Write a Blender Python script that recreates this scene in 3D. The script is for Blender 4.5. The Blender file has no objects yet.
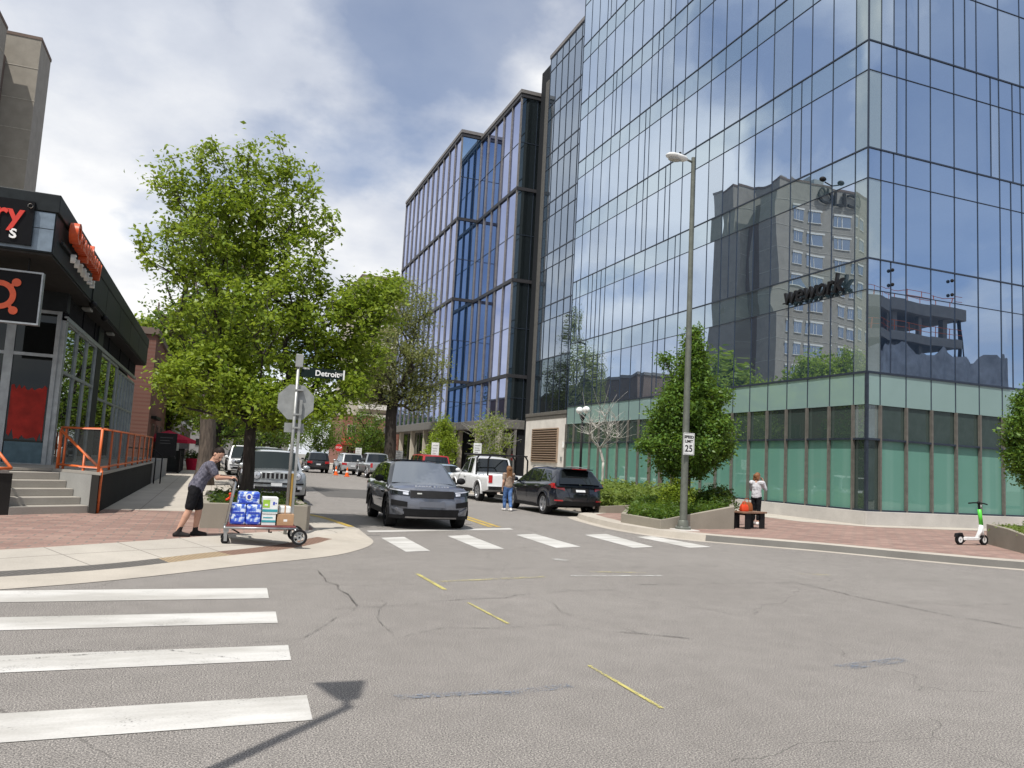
import bpy, math, random
from mathutils import Vector, Matrix, Euler
import numpy as np
rnd = random.Random(7)
S = bpy.context.scene
COL = S.collection
R_ = math.radians
V = Vector

# ------------------------------------------------------------------ materials
def newmat(name):
    m = bpy.data.materials.new(name); m.use_nodes = True
    nt = m.node_tree; nt.nodes.clear()
    out = nt.nodes.new('ShaderNodeOutputMaterial')
    return m, nt, out
def nd(nt, t, **kw):
    n = nt.nodes.new('ShaderNode' + t)
    for k, v in kw.items():
        if k in n.inputs: n.inputs[k].default_value = v
        else: setattr(n, k, v)
    return n
def lk(nt, a, b): nt.links.new(a, b)
def c4(c): return (c[0], c[1], c[2], 1)
def ramp(nt, fac, stops, interp='LINEAR'):
    r = nd(nt, 'ValToRGB'); r.color_ramp.interpolation = interp
    els = r.color_ramp.elements
    while len(els) < len(stops): els.new(0.5)
    for e, (p, c) in zip(els, stops): e.position = p; e.color = c4(c)
    lk(nt, fac, r.inputs['Fac']); return r.outputs['Color']
def mixc(nt, fac, a, b, mode='MIX'):
    n = nd(nt, 'Mix', data_type='RGBA', blend_type=mode)
    if isinstance(fac, (int, float)): n.inputs[0].default_value = fac
    else: lk(nt, fac, n.inputs[0])
    for i, q in ((6, a), (7, b)):
        if isinstance(q, tuple): n.inputs[i].default_value = c4(q)
        else: lk(nt, q, n.inputs[i])
    return n.outputs[2]
def pos(nt, scale=(1, 1, 1), rot=0):
    t = nd(nt, 'TexCoord'); mp = nd(nt, 'Mapping')
    mp.inputs['Scale'].default_value = scale; mp.inputs['Rotation'].default_value = (0, 0, rot)
    lk(nt, t.outputs['Object'], mp.inputs[0]); return mp.outputs[0]
def noise(nt, vec, scale, detail=4, rough=.55):
    n = nd(nt, 'TexNoise', Scale=scale, Detail=detail, Roughness=rough)
    if vec is not None: lk(nt, vec, n.inputs['Vector'])
    return n.outputs['Fac']
def math_(nt, op, a, b=0.0):
    n = nd(nt, 'Math', operation=op)
    for i, q in ((0, a), (1, b)):
        if isinstance(q, (int, float)): n.inputs[i].default_value = q
        else: lk(nt, q, n.inputs[i])
    return n.outputs[0]
def plain(name, col, rough=.6, metal=0, var=.18, vs=6, coat=0, bump=0, bs=60, spec=.5):
    """a surface with mild mottling so nothing is a flat colour"""
    m, nt, out = newmat(name)
    b = nd(nt, 'BsdfPrincipled', Roughness=rough, Metallic=metal)
    b.inputs['Coat Weight'].default_value = coat
    b.inputs['Specular IOR Level'].default_value = spec if rough < .5 else spec * .4
    if max(col) < .04: b.inputs['Specular IOR Level'].default_value = .12 if rough > .35 else .3
    p = pos(nt)
    if var:
        f = noise(nt, p, vs, 5)
        lo = tuple(x * (1 - var) for x in col); hi = tuple(min(1, x * (1 + var)) for x in col)
        lk(nt, ramp(nt, f, [(.3, lo), (.7, hi)]), b.inputs['Base Color'])
    else: b.inputs['Base Color'].default_value = c4(col)
    if bump:
        bp = nd(nt, 'Bump', Strength=min(bump, 1), Distance=.02 if bs > 15 else .06); lk(nt, noise(nt, p, bs, 6), bp.inputs['Height'])
        lk(nt, bp.outputs[0], b.inputs['Normal'])
    lk(nt, b.outputs[0], out.inputs[0]); return m
def glassy(name, body, tint=(.9, .93, .97), f0=.35, rough=.004, wob=.0, wobs=.6, streak=None):
    """coated glass: mirror layer over a dark or coloured body"""
    m, nt, out = newmat(name)
    d = nd(nt, 'BsdfDiffuse'); g = nd(nt, 'BsdfGlossy', Roughness=rough)
    d.inputs[0].default_value = c4(body); g.inputs[0].default_value = c4(tint)
    if streak:
        p = pos(nt, (1, 1, .02)); f = noise(nt, p, 1.4, 2)
        lk(nt, ramp(nt, f, [(.52, body), (.66, streak)]), d.inputs[0])
    lw = nd(nt, 'LayerWeight', Blend=.5); k = math_(nt, 'ADD', math_(nt, 'MULTIPLY', math_(nt, 'POWER', lw.outputs['Facing'], 4.5), 1 - f0), f0)
    mx = nd(nt, 'MixShader'); lk(nt, k, mx.inputs[0]); lk(nt, d.outputs[0], mx.inputs[1]); lk(nt, g.outputs[0], mx.inputs[2])
    if wob:
        bp = nd(nt, 'Bump', Strength=wob, Distance=.05); lk(nt, noise(nt, pos(nt, (1, 1, .5)), wobs, 1), bp.inputs['Height'])
        lk(nt, bp.outputs[0], g.inputs['Normal'])
    lk(nt, mx.outputs[0], out.inputs[0]); return m
def leafmat(name, c1, c2, trans=.45):
    m, nt, out = newmat(name)
    geo = nd(nt, 'NewGeometry')
    f = math_(nt, 'ADD', math_(nt, 'MULTIPLY', geo.outputs['Random Per Island'], .55), math_(nt, 'MULTIPLY', noise(nt, pos(nt), 1.1, 2), .5))
    col = ramp(nt, f, [(.2, c1), (.8, c2)])
    b = nd(nt, 'BsdfPrincipled', Roughness=.45); b.inputs['Specular IOR Level'].default_value = .35
    t = nd(nt, 'BsdfTranslucent'); lk(nt, col, b.inputs['Base Color'])
    lk(nt, mixc(nt, .45, col, (.28, .36, .03)), t.inputs[0])
    mx = nd(nt, 'MixShader'); mx.inputs[0].default_value = trans
    lk(nt, b.outputs[0], mx.inputs[1]); lk(nt, t.outputs[0], mx.inputs[2]); lk(nt, mx.outputs[0], out.inputs[0]); return m

def asphalt_mat():
    m, nt, out = newmat('asphalt')
    b = nd(nt, 'BsdfPrincipled', Roughness=.85); b.inputs['Specular IOR Level'].default_value = .25
    p = pos(nt)
    big = noise(nt, p, .35, 6, .6); mid = noise(nt, p, 3.5, 5); fine = noise(nt, p, 95, 4, .75)
    base = ramp(nt, big, [(.3, (.182, .171, .161)), (.55, (.207, .195, .184)), (.75, (.233, .220, .208))])
    base = mixc(nt, .3, base, ramp(nt, mid, [(.35, (.155, .145, .136)), (.65, (.228, .214, .201))]))
    sp = ramp(nt, fine, [(.36, (.16, .15, .145)), (.5, (.92, .92, .92)), (.64, (2.3, 2.25, 2.15))])
    col = mixc(nt, 1, base, sp, 'MULTIPLY')
    vor = nd(nt, 'TexVoronoi', Scale=70); lk(nt, p, vor.inputs['Vector'])
    col = mixc(nt, math_(nt, 'MULTIPLY', math_(nt, 'LESS_THAN', vor.outputs['Distance'], .2), .4), col, (.33, .31, .28))
    # hairline cracks that wander
    w = nd(nt, 'TexNoise', Scale=.7, Detail=5); lk(nt, p, w.inputs['Vector'])
    vm = nd(nt, 'VectorMath', operation='MULTIPLY_ADD'); lk(nt, w.outputs['Color'], vm.inputs[0]); vm.inputs[1].default_value = (1.2, 1.2, 0); lk(nt, p, vm.inputs[2])
    vc = nd(nt, 'TexVoronoi', Scale=.16, feature='DISTANCE_TO_EDGE'); lk(nt, vm.outputs[0], vc.inputs['Vector'])
    crack = math_(nt, 'LESS_THAN', vc.outputs['Distance'], .0009)
    keep = math_(nt, 'GREATER_THAN', noise(nt, p, .5, 3), .47)
    col = mixc(nt, math_(nt, 'MULTIPLY', math_(nt, 'MULTIPLY', crack, keep), .45), col, (.05, .047, .044))
    # oil and tyre stains
    st = noise(nt, pos(nt, (.22, 1.1, 1)), .9, 5, .65)
    col = mixc(nt, math_(nt, 'MULTIPLY', ramp(nt, st, [(.58, (0, 0, 0)), (.75, (1, 1, 1))]), .16), col, (.07, .066, .062))
    lk(nt, col, b.inputs['Base Color'])
    bp = nd(nt, 'Bump', Strength=.5, Distance=.008); lk(nt, fine, bp.inputs['Height']); lk(nt, bp.outputs[0], b.inputs['Normal'])
    lk(nt, b.outputs[0], out.inputs[0]); return m
def brick_mat(name, cols, mortar, bw, bh, rot=0, vert=False, msize=.012, bump=.3):
    m, nt, out = newmat(name)
    b = nd(nt, 'BsdfPrincipled', Roughness=.85)
    t = nd(nt, 'TexCoord'); mp = nd(nt, 'Mapping')
    lk(nt, t.outputs['Object'], mp.inputs[0])
    if vert: mp.inputs['Rotation'].default_value = (R_(90), 0, R_(0)) if vert == 'x' else (R_(90), 0, R_(90))
    else: mp.inputs['Rotation'].default_value = (0, 0, rot)
    if vert == 'y':
        sx = nd(nt, 'SeparateXYZ'); cx = nd(nt, 'CombineXYZ'); lk(nt, t.outputs['Object'], sx.inputs[0])
        lk(nt, sx.outputs[1], cx.inputs[0]); lk(nt, sx.outputs[2], cx.inputs[1]); vec = cx.outputs[0]
    elif vert == 'x':
        sx = nd(nt, 'SeparateXYZ'); cx = nd(nt, 'CombineXYZ'); lk(nt, t.outputs['Object'], sx.inputs[0])
        lk(nt, sx.outputs[0], cx.inputs[0]); lk(nt, sx.outputs[2], cx.inputs[1]); vec = cx.outputs[0]
    else: vec = mp.outputs[0]
    br = nd(nt, 'TexBrick', Scale=1); lk(nt, vec, br.inputs['Vector'])
    br.inputs['Brick Width'].default_value = bw; br.inputs['Row Height'].default_value = bh
    br.inputs['Mortar Size'].default_value = msize; br.inputs['Bias'].default_value = 0
    br.inputs['Color1'].default_value = (0, 0, 0, 1); br.inputs['Color2'].default_value = (1, 1, 1, 1); br.inputs['Mortar'].default_value = (.5, .5, .5, 1)
    f = noise(nt, pos(nt), .9, 4)
    k = mixc(nt, .42, br.outputs['Color'], f)
    col = ramp(nt, k, [(.1, cols[0]), (.4, cols[1]), (.65, cols[2]), (.95, cols[3])])
    g = noise(nt, pos(nt), 30, 4)
    stn = ramp(nt, noise(nt, pos(nt), .55, 6, .65), [(.35, (.72, .70, .68)), (.6, (1.06, 1.05, 1.04))]); col = mixc(nt, .8, col, stn, 'MULTIPLY')
    col = mixc(nt, .35, col, ramp(nt, g, [(.3, tuple(x * .6 for x in cols[1])), (.7, tuple(x * 1.3 for x in cols[2]))]))
    col = mixc(nt, br.outputs['Fac'], col, mortar)
    lk(nt, col, b.inputs['Base Color'])
    bp = nd(nt, 'Bump', Strength=bump, Distance=.01); bp.invert = True; lk(nt, br.outputs['Fac'], bp.inputs['Height']); lk(nt, bp.outputs[0], b.inputs['Normal'])
    lk(nt, b.outputs[0], out.inputs[0]); return m
def paintline_mat(name, col, wear=.5):
    """road paint worn through to the asphalt in specks"""
    m, nt, out = newmat(name)
    b = nd(nt, 'BsdfPrincipled', Roughness=.7); p = pos(nt)
    n1 = noise(nt, p, 55, 5, .7); n2 = noise(nt, p, 2.2, 4)
    f = math_(nt, 'ADD', math_(nt, 'MULTIPLY', n1, .6), math_(nt, 'MULTIPLY', n2, .4))
    gr = nd(nt, 'Mix', data_type='RGBA', blend_type='MULTIPLY'); gr.inputs[0].default_value = 1
    lk(nt, ramp(nt, f, [(wear - .14, (.17, .165, .155)), (wear - .08, tuple(x * .88 for x in col)), (wear + .12, col)]), gr.inputs[6]); lk(nt, ramp(nt, noise(nt, pos(nt, (.35, 1.3, 1)), 1.6, 5, .6), [(.38, (.72, .71, .69)), (.6, (1, 1, 1))]), gr.inputs[7]); lk(nt, gr.outputs[2], b.inputs['Base Color'])
    lk(nt, b.outputs[0], out.inputs[0]); return m
def spray_mat(name, col, dens=.5):
    m, nt, out = newmat(name)
    b = nd(nt, 'BsdfPrincipled', Roughness=.8); t = nd(nt, 'BsdfTransparent'); p = pos(nt)
    f = math_(nt, 'GREATER_THAN', math_(nt, 'ADD', math_(nt, 'MULTIPLY', noise(nt, p, 60, 6, .75), .75), math_(nt, 'MULTIPLY', noise(nt, p, 4, 3), .25)), 1 - dens)
    b.inputs['Base Color'].default_value = c4(col)
    mx = nd(nt, 'MixShader'); lk(nt, f, mx.inputs[0]); lk(nt, t.outputs[0], mx.inputs[1]); lk(nt, b.outputs[0], mx.inputs[2])
    lk(nt, mx.outputs[0], out.inputs[0]); return m
def concrete_mat(name, c, joint=None, rot=0):
    m, nt, out = newmat(name)
    b = nd(nt, 'BsdfPrincipled', Roughness=.9); p = pos(nt)
    f = noise(nt, p, 1.1, 6, .6); g = noise(nt, p, 60, 4, .7)
    if max(c) < .05: b.inputs['Specular IOR Level'].default_value = .1
    else: b.inputs['Specular IOR Level'].default_value = .25
    col = ramp(nt, f, [(.3, tuple(x * .82 for x in c)), (.7, tuple(x * 1.12 for x in c))])
    col = mixc(nt, .3, col, ramp(nt, g, [(.3, tuple(x * .6 for x in c)), (.7, tuple(x * 1.3 for x in c))]))
    if joint:
        mp = pos(nt, (1, 1, 1), rot)
        br = nd(nt, 'TexBrick', Scale=1, offset=0.0); lk(nt, mp, br.inputs['Vector'])
        br.inputs['Brick Width'].default_value = joint; br.inputs['Row Height'].default_value = joint
        br.inputs['Mortar Size'].default_value = .012
        col = mixc(nt, math_(nt, 'MULTIPLY', br.outputs['Fac'], .65), col, tuple(x * .35 for x in c))
    lk(nt, col, b.inputs['Base Color'])
    bp = nd(nt, 'Bump', Strength=.25, Distance=.01); lk(nt, g, bp.inputs['Height']); lk(nt, bp.outputs[0], b.inputs['Normal'])
    lk(nt, b.outputs[0], out.inputs[0]); return m
def bark_mat(name, c):
    m, nt, out = newmat(name)
    b = nd(nt, 'BsdfPrincipled', Roughness=.95)
    f = noise(nt, pos(nt, (14, 14, 2.2)), 1, 6, .7)
    lk(nt, ramp(nt, f, [(.35, tuple(x * .4 for x in c)), (.65, tuple(x * 1.35 for x in c))]), b.inputs['Base Color'])
    bp = nd(nt, 'Bump', Strength=.8, Distance=.03); lk(nt, f, bp.inputs['Height']); lk(nt, bp.outputs[0], b.inputs['Normal'])
    lk(nt, b.outputs[0], out.inputs[0]); return m
def carpaint(name, c, metal=.3, rough=.3, flake=.1):
    m, nt, out = newmat(name)
    b = nd(nt, 'BsdfPrincipled', Roughness=rough, Metallic=metal); b.inputs['Coat Weight'].default_value = 1; b.inputs['Coat Roughness'].default_value = .03
    f = noise(nt, pos(nt), 2.5, 5)
    dz = nd(nt, 'SeparateXYZ'); lk(nt, pos(nt), dz.inputs[0])
    col = ramp(nt, f, [(.3, tuple(x * .93 for x in c)), (.7, tuple(min(1, x * 1.05) for x in c))])
    dust = math_(nt, 'MULTIPLY', math_(nt, 'SUBTRACT', .75, dz.outputs[2]), noise(nt, pos(nt), 4, 4))
    dm = nd(nt, 'Clamp'); lk(nt, dust, dm.inputs[0]); dm.inputs[2].default_value = .35
    lk(nt, mixc(nt, dm.outputs[0], col, (.13, .12, .11)), b.inputs['Base Color'])
    lk(nt, b.outputs[0], out.inputs[0]); return m

M = {}
M['asphalt'] = asphalt_mat()
M['paver'] = brick_mat('brick_paver', [(.165, .095, .082), (.245, .150, .125), (.31, .20, .165), (.37, .265, .215)], (.17, .14, .12), .42, .21, R_(0), msize=.016)
M['concrete'] = concrete_mat('concrete_walk', (.42, .385, .335), 1.5)
M['concrete_walk_left'] = concrete_mat('concrete_panel', (.40, .37, .325), 1.1, R_(-35))
M['gutter'] = concrete_mat('concrete_gutter', (.40, .365, .315))
M['dirty_gutter'] = concrete_mat('dirty_gutter', (.14, .135, .125))
M['tactile_grey'] = brick_mat('tactile_iron', [(.10, .095, .09), (.12, .115, .105), (.14, .13, .12), (.16, .15, .14)], (.07, .065, .06), .06, .06, R_(45), msize=.012)
M['tactile_tan'] = brick_mat('tactile_tan', [(.30, .22, .12), (.36, .27, .15), (.40, .31, .18), (.44, .34, .21)], (.20, .15, .10), .06, .06, R_(40), msize=.012)
M['tactile_red'] = brick_mat('tactile_rust', [(.19, .11, .075), (.22, .13, .09), (.25, .15, .10), (.28, .17, .12)], (.13, .08, .06), .06, .06, R_(40), msize=.012)
M['line_white'] = paintline_mat('worn_white_paint', (.56, .55, .525), .485)
M['line_faded'] = paintline_mat('faded_white_paint', (.50, .49, .46), .50)
M['line_yellow'] = paintline_mat('worn_yellow_paint', (.52, .36, .06), .48)
M['spray_yellow'] = spray_mat('yellow_spray', (.46, .41, .13), .53)
M['spray_faint'] = spray_mat('faint_yellow_spray', (.42, .38, .19), .47)
M['spray_blue'] = spray_mat('blue_spray', (.155, .185, .235), .46)
M['spray_white'] = spray_mat('white_spray', (.5, .5, .48), .49)
M['crack'] = spray_mat('crack_tar', (.07, .064, .058), .50)
M['crack_thin'] = spray_mat('hairline_crack', (.085, .08, .074), .47)
M['patch_light'] = concrete_mat('pale_asphalt', (.25, .238, .22))
M['glass_west'] = glassy('mirror_glass_cloud_pale', (.04, .068, .105), (.75, .86, 1.0), .70, wob=.005)  # west face: bright cloud reflection partly put into the paler colour
M['glass_south'] = glassy('mirror_glass_sky_blue', (.022, .04, .075), (.68, .82, 1.0), .62, wob=.005)  # same tower glass, blue southern sky reflection partly put into its colour
M['glass_blind'] = glassy('glass_over_blind', (.12, .165, .21), (.77, .87, 1.0), .58, wob=.005)
M['shop_front_glass'] = glassy('shop_front_glass', (.010, .011, .011), (.7, .75, .75), .045)
M['glass_spandrel'] = glassy('spandrel_glass', (.06, .10, .125), (.75, .87, .97), .64)
M['glass_corner'] = glassy('clear_corner_glass', (.17, .215, .215), (.82, .91, .95), .40)
M['band_panel'] = glassy('pale_green_panel', (.235, .345, .33), (.85, .95, .96), .22, rough=.03)
M['frosted'] = glassy('frosted_green_glass', (.115, .26, .21), (.85, .95, .92), .11, streak=(.15, .295, .245))
M['clear_dark'] = glassy('clear_dark_glass', (.04, .06, .055), (.8, .9, .88), .16)
M['door_bronze'] = plain('bronze_frame', (.19, .15, .12), .45, .5)
M['mullion'] = plain('dark_mullion', (.042, .055, .078), .35, .5)
M['mullion_tan'] = plain('tan_mullion', (.15, .14, .125), .5, .3)
M['plinth'] = concrete_mat('pale_plinth', (.47, .45, .42))
M['core'] = plain('dark_core', (.02, .022, .025), .8)
M['roofing'] = plain('roofing', (.2, .2, .2), .9)
M['glass_lav'] = glassy('lavender_glass', (.012, .02, .05), (.62, .69, .95), .60, wob=.004)
M['glass_blue'] = glassy('sky_blue_end_glass', (.008, .026, .065), (.46, .66, .90), .60, wob=.004)  # end face: reflected blue sky partly put into the tint
M['glass_grey'] = glassy('grey_glass', (.045, .06, .075), (.60, .68, .77), .56, wob=.004)
M['glass_black'] = glassy('black_glass', (.012, .016, .018), (.6, .75, .85), .2)
M['fin'] = plain('grey_fin', (.20, .19, .185), .5, .3)
M['steel_band'] = plain('dark_band', (.05, .05, .055), .5, .3)
M['canopy'] = plain('grey_canopy', (.16, .155, .145), .6)
M['strip_conc'] = plain('brown_grey_column', (.105, .102, .095), .8)
M['white_wall'] = concrete_mat('off_white_render', (.62, .59, .545))
M['louver'] = plain('tan_louver', (.30, .225, .165), .55)
M['louver_dark'] = plain('louver_gap', (.06, .04, .03), .8)
M['charcoal'] = plain('charcoal_metal', (.022, .026, .028), .5, .2)
M['fascia_grey'] = plain('pale_fascia_panel', (.17, .215, .26), .35, .35)
M['soffit'] = plain('dark_soffit', (.028, .026, .024), .7)
M['alu'] = plain('grey_aluminium', (.32, .34, .35), .4, .5)
M['sign_black'] = plain('black_sign', (.006, .006, .007), .4)
M['sign_red'] = plain('red_letter', (.55, .035, .02), .4)
M['sign_orange'] = plain('orange_letter', (.62, .085, .02), .35)
M['sign_white'] = plain('white_letter', (.75, .75, .73), .4)
M['rail_orange'] = plain('orange_paint', (.58, .125, .03), .45)
M['dark_rail'] = plain('black_rail', (.015, .015, .016), .5)
M['shop_glass'] = glassy('shop_glass', (.012, .014, .014), (.85, .9, .88), .13)
M['shop_glass_pale'] = glassy('shop_glass_pale', (.16, .18, .19), (.85, .9, .95), .4)
M['poster'] = plain('red_poster', (.36, .022, .014), .5, 0, .35, 3)
M['poster_blue'] = plain('blue_grey_panel', (.10, .16, .19), .5)
M['step'] = concrete_mat('step_concrete', (.33, .31, .275))
M['wall_dark'] = concrete_mat('dark_plaster', (.032, .031, .029))
M['wall_pale'] = concrete_mat('worn_pale_plaster', (.30, .30, .285))
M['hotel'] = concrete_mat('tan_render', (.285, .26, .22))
M['hotel_trim'] = plain('pale_trim', (.62, .60, .55), .8)
M['hotel_band'] = plain('pale_joint', (.38, .35, .30), .8)
M['win_glass'] = glassy('hotel_window_glass', (.02, .03, .05), (.7, .8, .95), .35)
M['brick_y'] = brick_mat('red_brick_wall', [(.11, .046, .034), (.15, .062, .045), (.18, .078, .058), (.21, .10, .075)], (.17, .085, .065), .3, .1, vert='y', msize=.006, bump=.03)
M['brick_x'] = brick_mat('red_brick_front', [(.17, .07, .05), (.22, .09, .065), (.27, .115, .085), (.31, .15, .11)], (.25, .12, .09), .3, .1, vert='x', msize=.006, bump=.03)
M['beige'] = concrete_mat('beige_wall', (.46, .42, .35))
M['greywall'] = concrete_mat('grey_wall', (.24, .235, .23))
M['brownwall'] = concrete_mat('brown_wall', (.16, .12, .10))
M['raw_conc'] = concrete_mat('raw_concrete', (.26, .245, .225))
M['tarp'] = plain('grey_tarp', (.30, .31, .33), .6, 0, .3, .8, bump=.6, bs=.7)
M['safety'] = plain('orange_safety', (.62, .13, .04), .6)
M['bark'] = bark_mat('brown_bark', (.10, .08, .062))
M['bark_dark'] = bark_mat('dark_bark', (.042, .034, .028))
M['bark_old'] = bark_mat('old_bark', (.115, .09, .072))
M['bark_pale'] = bark_mat('pale_bark', (.42, .40, .36))
M['leaf_main'] = leafmat('spring_leaf', (.145, .235, .022), (.305, .385, .045), .5)
M['leaf_olive'] = leafmat('olive_leaf', (.16, .18, .065), (.29, .305, .115), .45)
M['leaf_deep'] = leafmat('deep_leaf', (.045, .105, .015), (.115, .20, .03))
M['leaf_lime'] = leafmat('lime_leaf', (.13, .20, .03), (.26, .31, .06))
M['leaf_dark'] = leafmat('dark_leaf', (.022, .055, .012), (.06, .11, .02))
M['leaf_col'] = leafmat('glossy_leaf', (.05, .12, .02), (.13, .23, .035), .35)
M['leaf_pale'] = leafmat('pale_grass_leaf', (.12, .19, .035), (.25, .32, .08))
M['soil'] = plain('mulch', (.05, .035, .025), .95, 0, .4, 20)
M['planter'] = concrete_mat('taupe_planter', (.275, .25, .205))
M['galv'] = plain('galvanised_steel', (.34, .345, .33), .45, .6)
M['lamp_green'] = plain('grey_green_pole', (.135, .145, .125), .5, .3)
M['lamp_white'] = plain('white_lamp', (.66, .67, .66), .4)
M['lens'] = plain('lamp_lens', (.36, .36, .34), .3)
M['globe'] = plain('frosted_globe', (.72, .72, .70), .25)
M['stop_back'] = plain('bare_aluminium_sign', (.27, .28, .275), .55, .3)
M['stop_red'] = plain('stop_red', (.50, .03, .03), .5)
M['green_sign'] = plain('dark_green_sign', (.008, .016, .015), .6)
M['wood_post'] = plain('ochre_post', (.36, .22, .055), .7)
M['bench_wood'] = plain('bench_wood', (.21, .125, .085), .6, 0, .3, 9)
M['bag_red'] = plain('red_bag', (.60, .06, .02), .5)
M['bag_brown'] = plain('brown_bag', (.26, .085, .03), .6)
M['skin'] = plain('skin', (.47, .27, .19), .5, 0, .08, 8)
M['hair_dark'] = plain('dark_hair', (.018, .013, .011), .6)
M['hair_brown'] = plain('brown_hair', (.17, .085, .04), .6, 0, .35, 20, bump=.6, bs=40)
M['hair_auburn'] = plain('auburn_hair', (.19, .085, .04), .6, 0, .35, 20, bump=.6, bs=40)
def check_shirt():
    m, nt, out = newmat('plaid_shirt'); b = nd(nt, 'BsdfPrincipled', Roughness=.85); p = pos(nt)
    ck = nd(nt, 'TexChecker', Scale=22); lk(nt, p, ck.inputs['Vector'])
    ck.inputs[1].default_value = (.045, .045, .068, 1); ck.inputs[2].default_value = (.12, .115, .15, 1)
    lk(nt, mixc(nt, .35, ck.outputs[0], ramp(nt, noise(nt, p, 18, 4), [(.35, (.03, .03, .045)), (.65, (.16, .155, .19))])), b.inputs['Base Color'])
    lk(nt, b.outputs[0], out.inputs[0]); return m
M['shirt'] = check_shirt()
M['black_cloth'] = plain('black_cloth', (.011, .011, .013), .85, bump=1, bs=9)
M['shoe_black'] = plain('black_shoe', (.02, .018, .018), .7)
M['shoe_white'] = plain('white_shoe', (.62, .60, .58), .6)
M['jeans'] = plain('blue_denim', (.085, .165, .36), .85, 0, .4, 7, bump=1, bs=9)
M['top_tan'] = plain('tan_top', (.27, .20, .155), .85, bump=1, bs=9)
M['hoodie'] = plain('pale_hoodie', (.52, .52, .55), .85, 0, .3, 9, bump=1, bs=8)
M['tyre'] = plain('tyre_rubber', (.017, .017, .018), .85)
M['rim_alloy'] = plain('alloy_rim', (.50, .51, .53), .3, .8)
M['rim_black'] = plain('black_rim', (.02, .02, .022), .35, .5)
M['auto_glass'] = glassy('car_glass', (.010, .012, .013), (.85, .92, .98), .06)
M['auto_glass_pale'] = glassy('car_windscreen', (.05, .055, .065), (.85, .92, 1), .34)
M['auto_glass_dark'] = glassy('dark_windscreen', (.015, .02, .02), (.6, .66, .68), .05)
M['trim_black'] = plain('black_trim', (.014, .014, .015), .55)
M['chrome'] = plain('chrome', (.65, .66, .68), .15, 1, .05)
M['lamp_clear'] = plain('headlamp_glass', (.55, .57, .62), .12, .3, coat=1)
M['lamp_red'] = plain('tail_lamp', (.42, .012, .015), .2, 0, .1, coat=1)
M['plate'] = plain('number_plate', (.60, .62, .64), .5)
M['paint_grey'] = carpaint('blue_grey_paint', (.145, .157, .19), .45, .3)
M['paint_navy'] = carpaint('black_blue_paint', (.007, .010, .018), .2, .25)
M['paint_white'] = carpaint('white_paint', (.74, .75, .76), 0, .35)
M['paint_silver'] = carpaint('silver_paint', (.40, .42, .43), .6, .35)
M['paint_silver2'] = carpaint('pale_silver_paint', (.50, .51, .52), .5, .35)
M['paint_black'] = carpaint('black_paint', (.012, .012, .014), .2, .25)
M['paint_red'] = carpaint('red_paint', (.42, .015, .02), .1, .3)
M['paint_blue'] = carpaint('pale_blue_paint', (.42, .52, .62), .3, .3)
M['paint_dkgrey'] = carpaint('dark_grey_paint', (.07, .075, .08), .4, .3)
M['cart_steel'] = plain('cart_steel', (.42, .43, .43), .35, .8)
M['cart_deck'] = plain('cart_deck', (.16, .05, .05), .6)
M['cardboard'] = plain('cardboard', (.40, .25, .145), .85)
M['white_box'] = plain('white_carton', (.68, .70, .69), .6)
M['box_green'] = plain('green_print', (.30, .50, .06), .6)
M['box_teal'] = plain('teal_print', (.05, .30, .34), .6)
M['wrap_blue'] = plain('blue_print', (.02, .05, .38), .35)
def paper_mat():
    m, nt, out = newmat('blue_white_wrap'); b = nd(nt, 'BsdfPrincipled', Roughness=.3); p = pos(nt)
    f = noise(nt, p, 11, 3)
    lk(nt, ramp(nt, f, [(.40, (.016, .045, .42)), (.50, (.10, .2, .62)), (.56, (.62, .70, .82))]), b.inputs['Base Color'])
    lk(nt, b.outputs[0], out.inputs[0]); return m
M['wrap'] = paper_mat()
M['cone'] = plain('cone_orange', (.72, .12, .02), .6)
M['umbrella'] = plain('crimson_canvas', (.36, .012, .04), .8)
M['scooter_white'] = plain('scooter_white', (.74, .75, .75), .4)
M['scooter_green'] = plain('scooter_green', (.08, .52, .04), .4)
M['rack'] = plain('black_rack', (.012, .012, .013), .5)
M['wood_fence'] = plain('grey_paling', (.23, .21, .19), .8)
M['lettering'] = plain('black_letters', (.015, .015, .017), .3, .3)
M['hotel_letter'] = plain('bronze_letters', (.035, .03, .025), .4)
M['granite'] = concrete_mat('ground_earth', (.20, .19, .17))

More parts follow.
